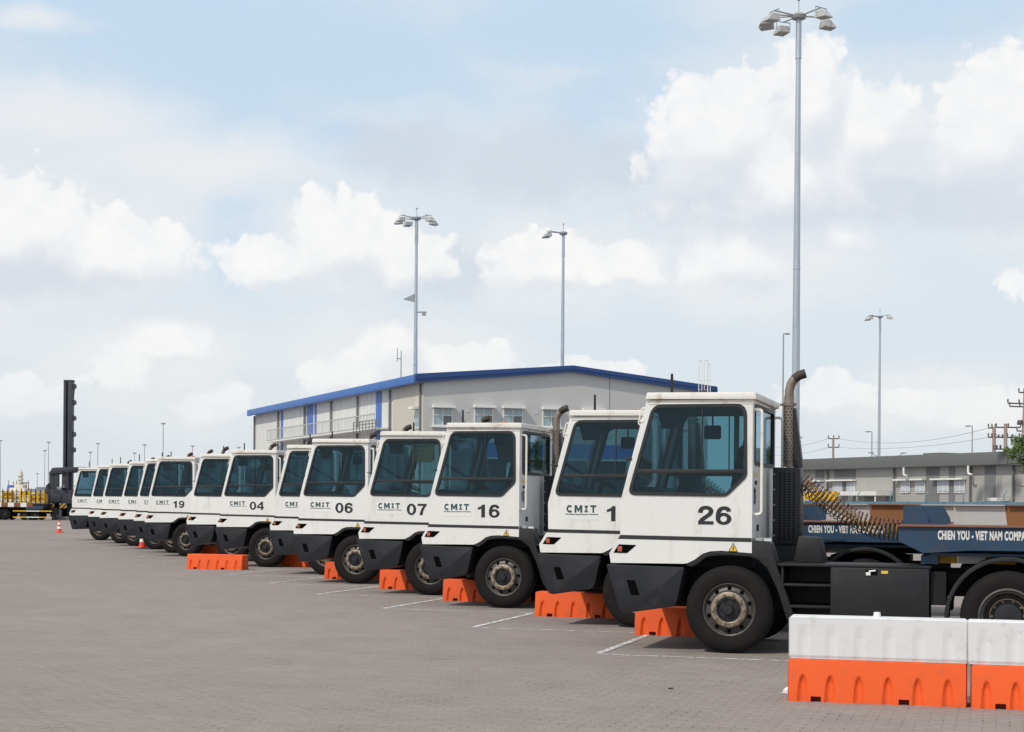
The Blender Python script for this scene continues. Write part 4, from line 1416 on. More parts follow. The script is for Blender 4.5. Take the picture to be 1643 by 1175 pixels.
def warehouse():
    YB = 112.
    c0 = at(680, 700, YB); c0.z = 0
    root = empty('warehouse', c0, math.atan2(E_GAB.y, E_GAB.x), 'large pale warehouse with blue roof edges and a grey gable behind the tractors', 'warehouse')
    # local: x along the gable, y along the long side (away), z up
    def gx(u, v):
        h = plane_hit(u, v, c0, -E_ROW) - c0
        return h.dot(E_GAB), h.z
    def lx(u, v):
        h = plane_hit(u, v, c0, E_GAB) - c0
        return h.dot(E_ROW), h.z
    W = gx(1136, 640)[0]
    L = lx(409, 720)[0]
    zE = gx(684, 612)[1]
    zR = gx(908, 596)[1]
    zE2 = zE
    b = MB()
    b.prism([(0, 0), (W, 0), (W, zE2), (W / 2, zR), (0, zE)], lambda a, z, k: (a, k, z), .25)
    b.build('gable_wall', M['wall_grey'], root)
    b = MB(); b.box((0, .25, 0), (.2, L, zE)); b.build('long_wall', M['wall_white'], root)
    b = MB()
    n = int(L / .9)
    for i in range(n): b.box((-.028, .4 + i * .9, 0), (-.001, .46 + i * .9, zE - .14))
    b.build('cladding_rib', M['wall_white'], root)
    b = MB(); b.box((W - .2, .25, 0), (W, L, zE)).box((.2, L - .2, 0), (W - .2, L, zE)); b.build('far_wall', M['wall_white'], root)
    b = MB()
    up_ = .75
    b.prism([(-.55, zE + .0), (W / 2, zR + .02), (W + .55, zE2), (W + .55, zE2 + .15), (W / 2, zR + .17), (-.55, zE + .15)], lambda a, z, k: (a, -.03 + k, z), L + .3)
    b.build('roof', M['blue_roof'], root)
    # fascia: long side and both rakes
    b = MB()
    b.box((-.75, -.25, zE - .13), (-.50, L + .3, zE + .45), .05)
    b.build('eave_fascia', M['blue_roof'], root)
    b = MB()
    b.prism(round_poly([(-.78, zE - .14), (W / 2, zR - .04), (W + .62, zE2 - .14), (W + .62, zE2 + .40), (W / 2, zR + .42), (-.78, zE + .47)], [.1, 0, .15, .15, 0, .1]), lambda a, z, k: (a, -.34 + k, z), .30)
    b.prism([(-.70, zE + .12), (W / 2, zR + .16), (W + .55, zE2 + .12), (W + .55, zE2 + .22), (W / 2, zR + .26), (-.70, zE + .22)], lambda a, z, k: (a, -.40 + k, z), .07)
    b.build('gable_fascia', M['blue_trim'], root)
    # gable windows
    for (u0, u1, v0, v1) in ((694.5, 725.5, 655, 684), (760.5, 790.5, 655, 684), (807, 838, 656, 684), (870, 899, 658, 686), (935, 966, 660, 688)):
        x0, z1 = gx(u0, v0); x1, z0 = gx(u1, v1)
        b = MB(); b.box((x0 + .06, -.04, z0 + .06), (x1 - .06, -.003, z1 - .02))
        wd = b.build('window', M['pane'], root)
        b = MB()
        b.box((x0, -.09, z0), (x0 + .07, -.002, z1)).box((x1 - .07, -.09, z0), (x1, -.002, z1)).box((x0 + .07, -.09, z0), (x1 - .07, -.002, z0 + .07)).box((x0 + .07, -.08, z1 - .5), (x1 - .07, -.002, z1 - .45)).box(((x0 + x1) / 2 - .03, -.085, z0 + .07), ((x0 + x1) / 2 + .03, -.002, z1))
        b.box((x0 - .1, -.25, z0 - .12), (x1 + .1, -.002, z0 - .005))
        b.build('window_frame', M['trim'], wd)
        b = MB(); b.box((x0 - .08, -.45, z1 + .03), (x1 + .10, -.002, z1 + .22)); b.build('window_hood', M['trim'], wd)
        b = MB(); b.box(((x0 + x1) / 2 + .04, -.05, z0 + .08), (x1 - .08, -.041, z1 - .52)); b.build('open_pane', M['low_dark'], wd)
    for (u0, u1, v0, v1) in ((733, 739.5, 656, 662), (748, 754, 656, 662), (856, 863, 659, 665)):
        x0, z1 = gx(u0, v0); x1, z0 = gx(u1, v1)
        b = MB(); b.box((x0, -.02, z0), (x1, -.001, z1)); b.build('vent', M['pane_blind'], root)
    # gable panel joints: a faint cable and a vertical seam
    b = MB()
    x0, z0 = gx(978, 606); b.box((x0, -.02, z0 - 3), (x0 + .03, -.001, z0)); b.build('cable', M['low_dark'], root)
    # long wall: end bay cream, blue strips, downpipes, balcony with rail
    b = MB()
    ya, _ = lx(632, 640); b.box((-.06, .02, 0), (-.002, ya, zE - .14)); b.build('end_panel', M['wall_cream'], root)
    for (u0, u1) in ((451.5, 454.5), (493.5, 502.5), (505.5, 508.5), (604, 612.5)):
        y1, _ = lx(u0, 660); y0, _ = lx(u1, 660)
        b = MB(); b.box((-.05, y0, 0), (-.002, y1, zE - .14)); b.build('blue_strip', M['blue_panel'], root)
    for u in (410.5, 448.5, 491, 533.5, 576, 628, 677):
        y0, _ = lx(u, 660)
        b = MB(); b.cyl((-.14, y0, 0), (-.14, y0, zE - .14), .09, n=8); b.build('downpipe', M['low_dark'], root)
    for u in (478.5, 553.5, 594):
        y0, _ = lx(u, 660)
        b = MB(); b.box((-.03, y0, 0), (-.001, y0 + .25, zE - .14)); b.build('panel_joint', M['trim'], root)
    yb, zt = lx(627, 664); yb2, zb = lx(450, 706)
    _, zb0 = lx(600, 688)
    b = MB()
    zt0 = lx(627, 664)[1]; zl = lx(601, 690)[1]
    b.box((-1.3, yb, zl - .10), (-.07, yb2, zl))
    bal = b.build('walkway', M['trim'], root)
    b = MB()
    b.box((-1.30, yb, zt0 - .08), (-1.22, yb2, zt0)).box((-1.30, yb, zl + .02), (-1.22, yb2, zl + .12))
    n = 84
    for i in range(n + 1):
        y = yb + (yb2 - yb) * i / n
        wd = .06 if i % 12 == 0 else .02
        b.box((-1.27, y - wd * .7, zl + .1), (-1.25, y + wd * .7, zt0 - .08))
    b.build('railing', M['primer'], bal)
    # landing rail near the corner, side window with hood
    y0, z1 = lx(675, 657); y1, z0 = lx(668, 686)
    b = MB(); b.box((-.10, y0, z0), (-.062, y1, z1)); wd = b.build('window', M['pane'], root)
    b = MB(); b.box((-.6, y0 - .1, z1 + .02), (-.062, y1 + .1, z1 + .2)).box((-.13, y0 - .08, z0 - .1), (-.062, y1 + .08, z0)); b.build('window_hood', M['trim'], wd)
    b = MB()
    y0, z1 = lx(655, 674); y1, z0 = lx(612, 690)
    for zz in (z1, (z1 + z0) / 2): b.box((-2.2, y0, zz - .03), (-2.15, y1, zz + .03))
    for i in range(9):
        y = y0 + (y1 - y0) * i / 8; b.box((-2.2, y - .02, z0 - .3), (-2.15, y + .02, z1))
    b.build('landing_rail', M['low_dark'], root)
    # roof access ladder hoops at the right-hand eave
    b = MB()
    for (u0, u1, vt) in ((1113.5, 1118.5, 580), (1122.5, 1127.5, 580), (1128, 1132, 585)):
        x0, zt_ = gx(u0, vt); x1, _ = gx(u1, vt)
        for xx in (x0, x1): b.cyl((xx, -.75, zE2 - 2.2), (xx, -.75, zt_), .028, n=6)
        b.cyl((x0, -.75, zt_), (x1, -.75, zt_), .028, n=6)
        for i in range(5):
            b.cyl((x0, -.75, zE2 - 2 + i * .7), (x1, -.75, zE2 - 2 + i * .7), .015, n=6)
    b.build('roof_ladder', M['trim'], root)
    # mast on the roof
    p0 = lx(623, 615)
    b = MB()
    ym, zm = lx(623, 562)
    b.cyl((1.0, ym, zE + .2), (1.0, ym, zm), .05, .03, n=6).box((.7, ym - .03, zE + 2.2), (1.0, ym + .03, zE + 2.26)).cyl((.7, ym, zE + 2), (.7, ym, zE + 3.0), .03, n=6)
    b.build('roof_antenna', M['steel_dull'], root)
    return root


warehouse()


def shelter():
    YB = 96.
    c0 = at(880, 760, YB); c0.z = 0
    root = empty('workshop_canopy', c0, math.atan2(E_GAB.y, E_GAB.x), 'open workshop canopy with deep blue fascia in front of the grey gable', 'canopy')
    s_ = YB / F
    z1 = EYE + 94 * s_; z0 = EYE + 71 * s_
    x0, x1 = -5.2, 8.2
    b = MB(); b.box((x0, 0, z0), (x1, .2, z1)).box((x0, .2, z0), (x0 + .2, 4.5, z1)).box((x1 - .2, .2, z0), (x1, 4.5, z1)); b.build('fascia', M['blue_roof'], root)
    b = MB(); b.box((x0 + .2, .2, z1 - .15), (x1 - .2, 4.5, z1 - .02)); b.build('canopy_roof', M['blue_roof'], root)
    for i in range(6):
        x = x0 + .15 + (x1 - x0 - .3) * i / 5
        b = MB(); b.box((x - .1, .25, 0), (x + .1, .45, z0)); b.build('post', M['trim'], root)
    b = MB(); b.box((x0 + .3, 4.3, 0), (x1 - .3, 4.5, z0)); b.build('back_wall', M['low_dark'], root)


shelter()


# ---------------------------------------------------------------- low grey building on the right
def low_building():
    YB = 90.
    pz = at(1460, 760, YB); pz.z = 0
    nrm = -E_GAB                      # the wall faces left, towards the row
    nrm = Vector((-math.cos(BETA), -math.sin(BETA), 0))
    def lx(u, v):
        h = plane_hit(u, v, pz, nrm) - pz
        return -h.dot(E_ROW), h.z     # x grows to the right in the photo (towards us)
    root = empty('low_building', pz, math.atan2(-E_ROW.y, -E_ROW.x), 'long low grey building with dark parapet and small hooded windows on the right', 'building')
    # local x = towards us (right in photo), local y = left normal of that = E_GAB (into the building)
    x0 = lx(1277, 740)[0]; x1 = lx(1643, 740)[0] + 9
    zp1 = lx(1460, 731)[1]; zp0 = lx(1460, 750)[1]
    DP = 14.
    b = MB(); b.box((x0, 0, 0), (x1, .25, zp0 + .1)).box((x0, .25, 0), (x0 + .25, DP, zp0 + .1)).box((x1 - .25, .25, 0), (x1, DP, zp0 + .1)).box((x0 + .25, DP - .25, 0), (x1 - .25, DP, zp0 + .1))
    b.build('wall', M['low_wall'], root)
    xs = lx(1627, 740)[0]
    b = MB(); b.box((x0 - .4, -.45, zp0), (xs, DP + .3, zp1), .02); b.build('parapet', M['parapet'], root)
    b = MB(); b.box((xs + .03, -.42, zp0 + .02), (x1 + .3, DP + .3, zp1 - .02), .02); b.build('parapet', M['parapet'], root)
    b = MB(); xa = lx(1469, 726)[0]; xb = lx(1495, 726)[0]; b.box((xa, .5, zp1), (xb, 4, zp1 + .12)); b.build('roof_hatch', M['parapet'], root)
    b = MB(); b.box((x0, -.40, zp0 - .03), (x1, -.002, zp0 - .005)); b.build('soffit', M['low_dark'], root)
    for (u0, u1, v0, v1) in ((1309, 1322, 755, 771), (1339, 1373, 753, 770), (1351, 1361, 770, 806), (1345, 1372, 787, 806), (1486.5, 1507, 749, 806), (1523, 1532, 749, 806), (1580.5, 1597, 746, 806)):
        a, zt = lx(u0, v0); c, zb = lx(u1, v1)
        zt = min(zt, zp0 - .04)
        if v1 > 800: zb = .0
        b = MB(); b.box((a, -.03, zb), (c, -.002, zt)); b.build('dark_panel', M['low_dark'], root)
    for u in (1329.5, 1436.5, 1559, 1628):
        a, _ = lx(u, 770)
        b = MB(); b.cyl((a, -.10, 0), (a, -.10, zp0 - .04), .06, n=8); b.build('downpipe', M['parapet'], root)
    for (u0, u1, v0, v1) in ((1300, 1306, 775, 788), (1308, 1322, 775, 790), (1338, 1352, 774, 790), (1360, 1373, 774, 790), (1447, 1461, 772, 790), (1470, 1485, 772, 790), (1506, 1523, 771, 790), (1533, 1549, 771, 790)):
        a, zt = lx(u0, v0); c, zb = lx(u1, v1)
        b = MB(); b.box((a + .03, -.055, zb + .03), (c - .03, -.031, zt)); wd = b.build('window', M['pane_blind'], root)
        b = MB()
        for t in (0, .5, 1): b.box((a + (c - a) * t - .02, -.07, zb), (a + (c - a) * t + .02, -.031, zt))
        b.box((a, -.068, zb - .04), (c, -.031, zb)).box((a, -.065, (zt + zb) / 2 - .01), (c, -.056, (zt + zb) / 2 + .01))
        b.build('window_frame', M['trim'], wd)
    for (u0, u1, v) in ((1294, 1323, 772), (1332, 1375, 771), (1440, 1463, 770), (1463.5, 1487, 769.5), (1499, 1524, 769), (1524.5, 1551, 768.5)):
        a, z = lx(u0, v); c, _ = lx(u1, v)
        b = MB(); b.box((a, -.32, z - .06), (c, -.032, z + .03)); b.build('window_hood', M['trim'], root)
    a, zt = lx(1371, 788.5); c, zb = lx(1434, 795.5)
    b = MB(); b.box((a, -1.2, zb), (c, -.035, zt))
    dc = b.build('door_canopy', M['trim'], root)
    b = MB(); b.cyl((a + 1.9, -1.1, 0), (a + 1.9, -1.1, zb), .05, n=8).cyl((c - .2, -1.1, 0), (c - .2, -1.1, zb), .05, n=8); b.build('canopy_post', M['trim'], dc)
    a, zt = lx(1388, 796.5); c, _ = lx(1403, 796.5)
    b = MB(); b.box((a, -.05, 0), (c, -.031, zt)); b.build('door', M['low_dark'], root)
    a, zt = lx(1421, 796.5); c, _ = lx(1434, 796.5)
    b = MB(); b.box((a, -.05, 0), (c, -.031, zt)); b.build('door', M['low_dark'], root)
    for u in (1462, 1566):
        a, z = lx(u, 750)
        b = MB(); b.tube([(a, -.5, zp0 - .02), (a, -.5, zp0 - .35), (a + .06, -.5, zp0 - .45), (a + .3, -.5, zp0 - .48)], .06, 8); b.build('spout', M['trim'], root)
    a, z = lx(1606, 801); c, z0 = lx(1622, 801)
    b = MB(); b.box((a, -.9, z - .1), (c, -.1, z + .06)); b.build('wall_lamp', M['trim'], root)
    return root


low_building()


# ---------------------------------------------------------------- blue security fence before it
def fence():
    YB = 64.
    p = at(1460, 800, YB); p.z = 0
    root = empty('security_fence', p, math.atan2(-E_ROW.y, -E_ROW.x), 'blue rail fence with barbed wire along the low grey building', 'fence')
    zr = EYE - (807.2 - 810.7) / F * YB
    x0, x1 = -22., 12.
    b = MB(); b.box((x0, -.03, zr - .05), (x1, .03, zr + .05)).box((x0, -.025, .3), (x1, .025, .36)); b.build('rail', M['fence'], root)
    i = 0
    x = x0
    while x < x1:
        b = MB()
        b.box((x - .045, -.05, 0), (x + .045, .031, zr + .06))
        if i % 2 == 0: b.tube([(x, 0, zr + .05), (x, 0, zr + .28), (x, .14, zr + .48)], .022, 6)
        b.build('post', M['fence'], root)
        x += 1.15; i += 1
    b = MB()
    for k in range(4):
        t = k / 3
        z = zr + .14 + .33 * t; y = 0 if z < zr + .28 else .14 * (z - zr - .28) / .2
        b.cyl((x0, y, z), (x1, y, z), .006, n=4)
    b.build('barbed_wire', M['wire'], root)
    b = MB()
    x = x0
    while x < x1:
        b.box((x - .008, -.008, .36), (x + .008, .008, zr - .05)); x += .12
    b.build('pale', M['fence'], root)


fence()


def yellow_frame():
    Y = 78.
    c = at(1315, 800, Y); c.z = 0
    root = empty('container_spreader', c, math.atan2(-E_ROW.y, -E_ROW.x) + R(20), 'yellow container spreader frame parked behind the trailers beside the low building', 'spreader')
    s_ = Y / F
    z0, z1 = EYE, EYE + 17 * s_
    b = MB()
    b.box((-1.6, -.15, z0 + .24), (1.0, .15, z1), .02).box((-1.0, .2, z1 - .05), (.95, .35, z1 + .08), .01)
    b.build('main_beam', M['yellow_m'], root)
    b = MB()
    b.box((-.2, -.12, z0 - .1), (.95, .12, z0 + .16), .02)
    for x in (-.2, .2, .55, .9): b.box((x - .04, -.16, z0 - .2), (x + .04, .16, z1 + .10))
    b.build('side_frame', M['yellow_m'], root)
    b = MB()
    for x in (-1.4, .8): b.box((x - .12, -.4, 0), (x + .12, .4, z0 + .24))
    b.build('stand', M['yellow_m'], root)


yellow_frame()


# ---------------------------------------------------------------- floodlight masts
def mast():
    root = empty('floodlight_mast')
    H = 22.9
    b = MB()
    b.cyl((0, 0, 0), (0, 0, 12), .21, .15, n=16).cyl((0, 0, 12), (0, 0, H - 1.7), .15, .105, n=16).cyl((0, 0, H - 1.8), (0, 0, H), .13, .12, n=14)
    b.cyl((0, 0, 12), (0, 0, 12.05), .165, n=16).cyl((0, 0, 6), (0, 0, 6.05), .19, n=16)
    b.build('pole', M['steel'], root)
    b = MB()
    b.lathe([(.0, .10), (.25, .09), (.34, 0), (.30, -.12), (.12, -.2)], (0, 0, H + .05), 'z', 20)
    b.cyl((0, 0, H + .1), (0, 0, H + .85), .018, n=6).lathe([(0, .12), (.09, 0), (0, -.07)], (0, 0, H + .75), 'z', 8)
    b.build('head_frame', M['steel_dull'], root)
    for a in (205, 180, 158, 112, -52, 18):
        d = Vector((math.cos(R(a)), math.sin(R(a)), 0)); s_ = Vector((-d.y, d.x, 0))
        b = MB()
        b.tube([Vector((0, 0, H + .05)) + d * .2, Vector((0, 0, H + .12)) + d * 1.25], .035, 8)
        b.tube([Vector((0, 0, H + .12)) + d * 1.25 - s_ * .34, Vector((0, 0, H + .12)) + d * 1.25 + s_ * .34], .022, 6)
        for q in (-.34, .34):
            b.tube([Vector((0, 0, H + .12)) + d * 1.25 + s_ * q, Vector((0, 0, H - .2)) + d * 1.28 + s_ * q], .018, 6)
        ar = b.build('lamp_arm', M['steel_dull'], root)
        b = MB()
        c = Vector((0, 0, H - .20)) + d * 1.32
        def corner(x, y, z): return c + d * x * .82 + s_ * y * .82 + Vector((0, 0, z * .8))
        vs = [corner(-.22, -.26, .17), corner(.16, -.26, .20), corner(.16, .26, .20), corner(-.22, .26, .17),
              corner(-.25, -.32, -.13), corner(.46, -.32, -.17), corner(.46, .32, -.17), corner(-.25, .32, -.13),
              corner(-.25, -.32, -.17), corner(.46, -.32, -.21), corner(.46, .32, -.21), corner(-.25, .32, -.17)]
        b.faces(vs, [(0, 1, 2, 3), (0, 1, 5, 4), (1, 2, 6, 5), (2, 3, 7, 6), (3, 0, 4, 7), (4, 5, 9, 8), (5, 6, 10, 9), (6, 7, 11, 10), (7, 4, 8, 11), (8, 9, 10, 11)])
        b.build('floodlight', M['primer'], ar, smooth=0)
    return root


m0 = mast()
m0.location = (at(1275.5, 780, 70).x, 70, 0)
tag(m0, 'tallest floodlight mast rising behind tractor 26 with six lamps', 'light mast', 'floodlight masts')


def mast_at(u, v_ring, rz, Y, label, keep=None):
    o = copy_tree(m0)
    if keep is not None:         # these masts carry fewer lamps
        arms = [q for q in COL.objects if q.parent == o and q.name.startswith('lamp_arm')]
        for i, q in enumerate(arms):
            if i not in keep:
                for ch in [x for x in COL.objects if x.parent == q]: bpy.data.objects.remove(ch)
                bpy.data.objects.remove(q)
    p = at(u, v_ring, Y)
    k = p.z / 22.95
    o.location = (p.x, Y, 0)
    o.scale = (k, k, k)
    o.rotation_euler = (0, 0, rz)
    tag(o, label)
    return o


q2 = mast_at(668.5, 350, R(10), 118, 'floodlight mast before the warehouse corner, with camera brackets halfway up', (0, 2, 3, 4, 5))
mast_at(904, 374, R(0), 150, 'floodlight mast rising beyond the warehouse roof ridge', (0, 1))
mast_at(1412, 508, R(0), 182, 'floodlight mast rising beyond the low grey building', (0, 1, 2, 4))
b = MB()
b.prism([(-.95, 16.9), (-.1, 17.3), (-.1, 16.7)], lambda a, z, k: (a, -.1 + k, z), .2)
cb = b.build('speaker_horn', M['steel_dull'], q2)
cb.rotation_euler = (0, 0, -R(10))
b = MB(); b.box((.1, -.05, 15.9), (.8, .05, 16.0)); b.box((.45, -.1, 15.7), (.75, .1, 15.9))
cb = b.build('camera_bracket', M['steel_dull'], q2)
cb.rotation_euler = (0, 0, -R(10))


def street_lamp(u, v, Y, label, double=False, width=1.0):
    p = at(u, v, Y)
    root = empty('street_lamp', (p.x, Y, 0), 0, label, 'street lamp', 'street lamps beyond the yard')
    b = MB(); b.cyl((0, 0, 0), (0, 0, p.z), .09, .05, n=8); b.build('pole', M['steel_dull'], root)
    if not double:
        b = MB(); b.tube([(0, 0, p.z), (width * .5, 0, p.z + .05), (width, 0, p.z + .02)], .04, 6); b.box((width * .35, -.12, p.z - .06), (width * 1.05, .12, p.z + .06), .02); b.build('lamp_head', M['steel_dull'], root)
    else:
        for sg in (1, -1):
            b = MB(); b.tube([(0, 0, p.z - .9), (sg * .7, 0, p.z - .3), (sg * 2., 0, p.z + .3)], .045, 6); b.box((sg * 1.9 - .3, -.12, p.z + .25), (sg * 1.9 + .4, .12, p.z + .36), .02); b.build('lamp_head', M['steel_dull'], root)


street_lamp(1257, 536, 120, 'slim street lamp just left of the tallest mast, above the exhaust', width=.45)
street_lamp(1282, 702, 150, 'short street lamp just right of the tallest mast', width=.3)
street_lamp(1399, 693, 160, 'small street lamp left of the mast beyond the low building', width=-.6)
street_lamp(1560, 684, 150, 'small street lamp near the transformer poles', width=-.6)
street_lamp(1423, 731, 190, 'street lamp with two curved arms above the grey parapet', True)

for (u, v, Y, nm) in ((1, 708, 420, 'light pole at the extreme left edge of the photo'), (72, 724, 420, 'shorter of two light poles close together left of the stacker'),
                      (78, 711, 400, 'taller of two light poles close together left of the stacker'), (60, 761, 520, 'shortest light pole between the ship and the stacker'),
                      (145, 727, 420, 'light pole right of the stacker mast, shorter of the pair'), (157, 713, 400, 'light pole right of the stacker mast, taller of the pair'),
                      (216, 728, 430, 'light pole above the fourth tractor from the far end'), (232, 715, 400, 'light pole left of the antenna of number 19'),
                      (262, 681, 330, 'tallest of the far light poles, standing above tractor 19'), (309, 717, 400, 'light pole above the blank tractor between 19 and 04'),
                      (383, 719, 420, 'faint light pole left of the warehouse end')):
    p = at(u, v, Y)
    root = empty('light_pole', (p.x, Y, 0), 0, nm, 'light pole', 'distant harbour light poles')
    b = MB(); b.cyl((0, 0, 0), (0, 0, p.z), .11, .07, n=8); b.build('pole', M['steel_dull'], root)
    b = MB(); b.box((-.42, -.3, p.z), (.42, .3, p.z + .3), .05); b.build('lamp_head', M['steel_dull'], root)


# ---------------------------------------------------------------- power poles and lines
def power_pole(u, v_top, Y, label, arms, tr=(), rad=.16, lean=0.):
    p = at(u, v_top, Y)
    s_ = Y / F
    root = empty('power_pole', (p.x, Y, 0), 0, label, 'power pole', 'power poles beyond the low building')
    root.rotation_euler = (0, lean, 0)
    b = MB(); b.cyl((0, 0, 0), (0, 0, p.z), rad * 1.3, rad, n=10); b.build('pole', M['pole_wood'], root)
    for (dz, x0, x1) in arms:
        z = p.z - dz * s_
        b = MB(); b.box((x0 * s_, -.06, z - .06), (x1 * s_, .06, z + .06)); ca = b.build('crossarm', M['ceramic'], root)
        n = 3
        b = MB()
        for i in range(n):
            x = (x0 + (x1 - x0) * i / (n - 1)) * s_
            b.lathe([(.03, .06), (.09, .12), (.05, .2), (.09, .28), (.04, .4), (0, .42)], (x, 0, z), 'z', 8)
        b.build('insulator', M['ceramic'], ca)
    for (dx, dz, w_, h_) in tr:
        z = p.z - dz * s_
        b = MB(); b.lathe([(0, h_ * s_), (w_ * s_ * .35, h_ * s_ * .96), (w_ * s_ * .5, h_ * s_ * .6), (w_ * s_ * .5, 0), (0, 0)], (dx * s_, 0, z), 'z', 14); b.build('transformer', M['ceramic'], root)
    return root, p


power_pole(1337, 703, 190, 'power pole with two crossarms standing alone above the parapet', ((1, -8, 9), (15, -8, 9)), rad=.13)
power_pole(1595, 685, 150, 'leftmost power pole of the transformer group', ((2, -9, 2), (17, -9, 2)))
power_pole(1613.5, 680, 149, 'middle power pole of the group carrying dark transformers', ((6, -15, 24), (22, -16, 22), (41, -19, 2)), ((-11, 22, 3, 5), (-5, 22, 3, 5), (11, 22, 3, 5), (-14, 40, 3.4, 6), (-8, 40, 3.4, 6)))
power_pole(1640, 624, 147, 'tall leaning power pole at the right edge with bare crossarms', ((6, -11, 6), (24, -28, 8), (29, -25, 8), (68, -12, 8)), ((-7, 58, 10, 8),), rad=.2, lean=R(1.5))


def wire(label, a, b_, sag):
    pts = []
    for i in range(25):
        t = i / 24
        q = a.lerp(b_, t); q.z -= sag * 4 * t * (1 - t); pts.append(q)
    m_ = MB(); m_.tube(pts, .022, 4)
    tag(m_.build('power_line', M['wire']), label, 'power line', 'power lines between the poles')


wire('upper power line sagging between the lone pole and the transformer group', at(1345, 704, 190), at(1586, 687, 150), .9)
wire('lower power line sagging between the lone pole and the transformer group', at(1345, 718, 190), at(1586, 702, 150), .5)
wire('upper power line running left from the lone pole', at(1329, 704, 190), at(1230, 716, 230), .5)
wire('lower power line running left from the lone pole', at(1329, 718, 190), at(1230, 730, 230), .4)


# ---------------------------------------------------------------- tree at the right edge
def tree():
    Y = 60.
    s_ = Y / F
    c = at(1672, 728, Y)
    root = empty('tree', (c.x, Y, 0), 0, 'small leafy tree at the right edge in front of the grey parapet', 'tree')
    rnd = random.Random(11)
    b = MB()
    b.tube([(0, 0, 0), (.05, 0, 1.2), (-.03, .05, 2.4), (.0, 0, 3.6)], [.13, .11, .09, .05], 8)
    for i in range(9):
        a = i * 2.4; z = 2.0 + .17 * i
        b.tube([(0, 0, z), (math.cos(a) * .5, math.sin(a) * .5, z + .35), (math.cos(a) * 1.0, math.sin(a) * 1.0, z + .5)], [.05, .03, .012], 5)
    b.build('trunk', M['bark'], root)
    b = MB()
    cl = []
    for i in range(60):
        a, e = rnd.uniform(0, 6.28), rnd.uniform(-1, 1)
        r = rnd.uniform(.35, 1.) ** .6
        v = Vector((math.cos(a) * math.sqrt(1 - e * e), math.sin(a) * math.sqrt(1 - e * e), e * .72)) * r * 1.22
        cl.append((v + Vector((0, 0, c.z)), rnd.uniform(.16, .34)))
    for (q, rr) in cl:
        for i in range(95):
            d = Vector((rnd.gauss(0, 1), rnd.gauss(0, 1), rnd.gauss(0, .8)))
            d = d.normalized() * rr * rnd.uniform(.3, 1.05)
            p = q + d
            n = (d.normalized() + Vector((rnd.uniform(-.6, .6), rnd.uniform(-.6, .6), rnd.uniform(-.2, .8)))).normalized()
            x = n.orthogonal().normalized(); y = n.cross(x)
            an = rnd.uniform(0, 6.28); x, y = x * math.cos(an) + y * math.sin(an), -x * math.sin(an) + y * math.cos(an)
            L_ = rnd.uniform(.05, .085)
            b.faces([p - x * L_, p - y * L_ * .4, p + x * L_, p + y * L_ * .4], [(0, 1, 2, 3)])
    b.build('crown', M['leaf'], root, smooth=0, recalc=False)


tree()


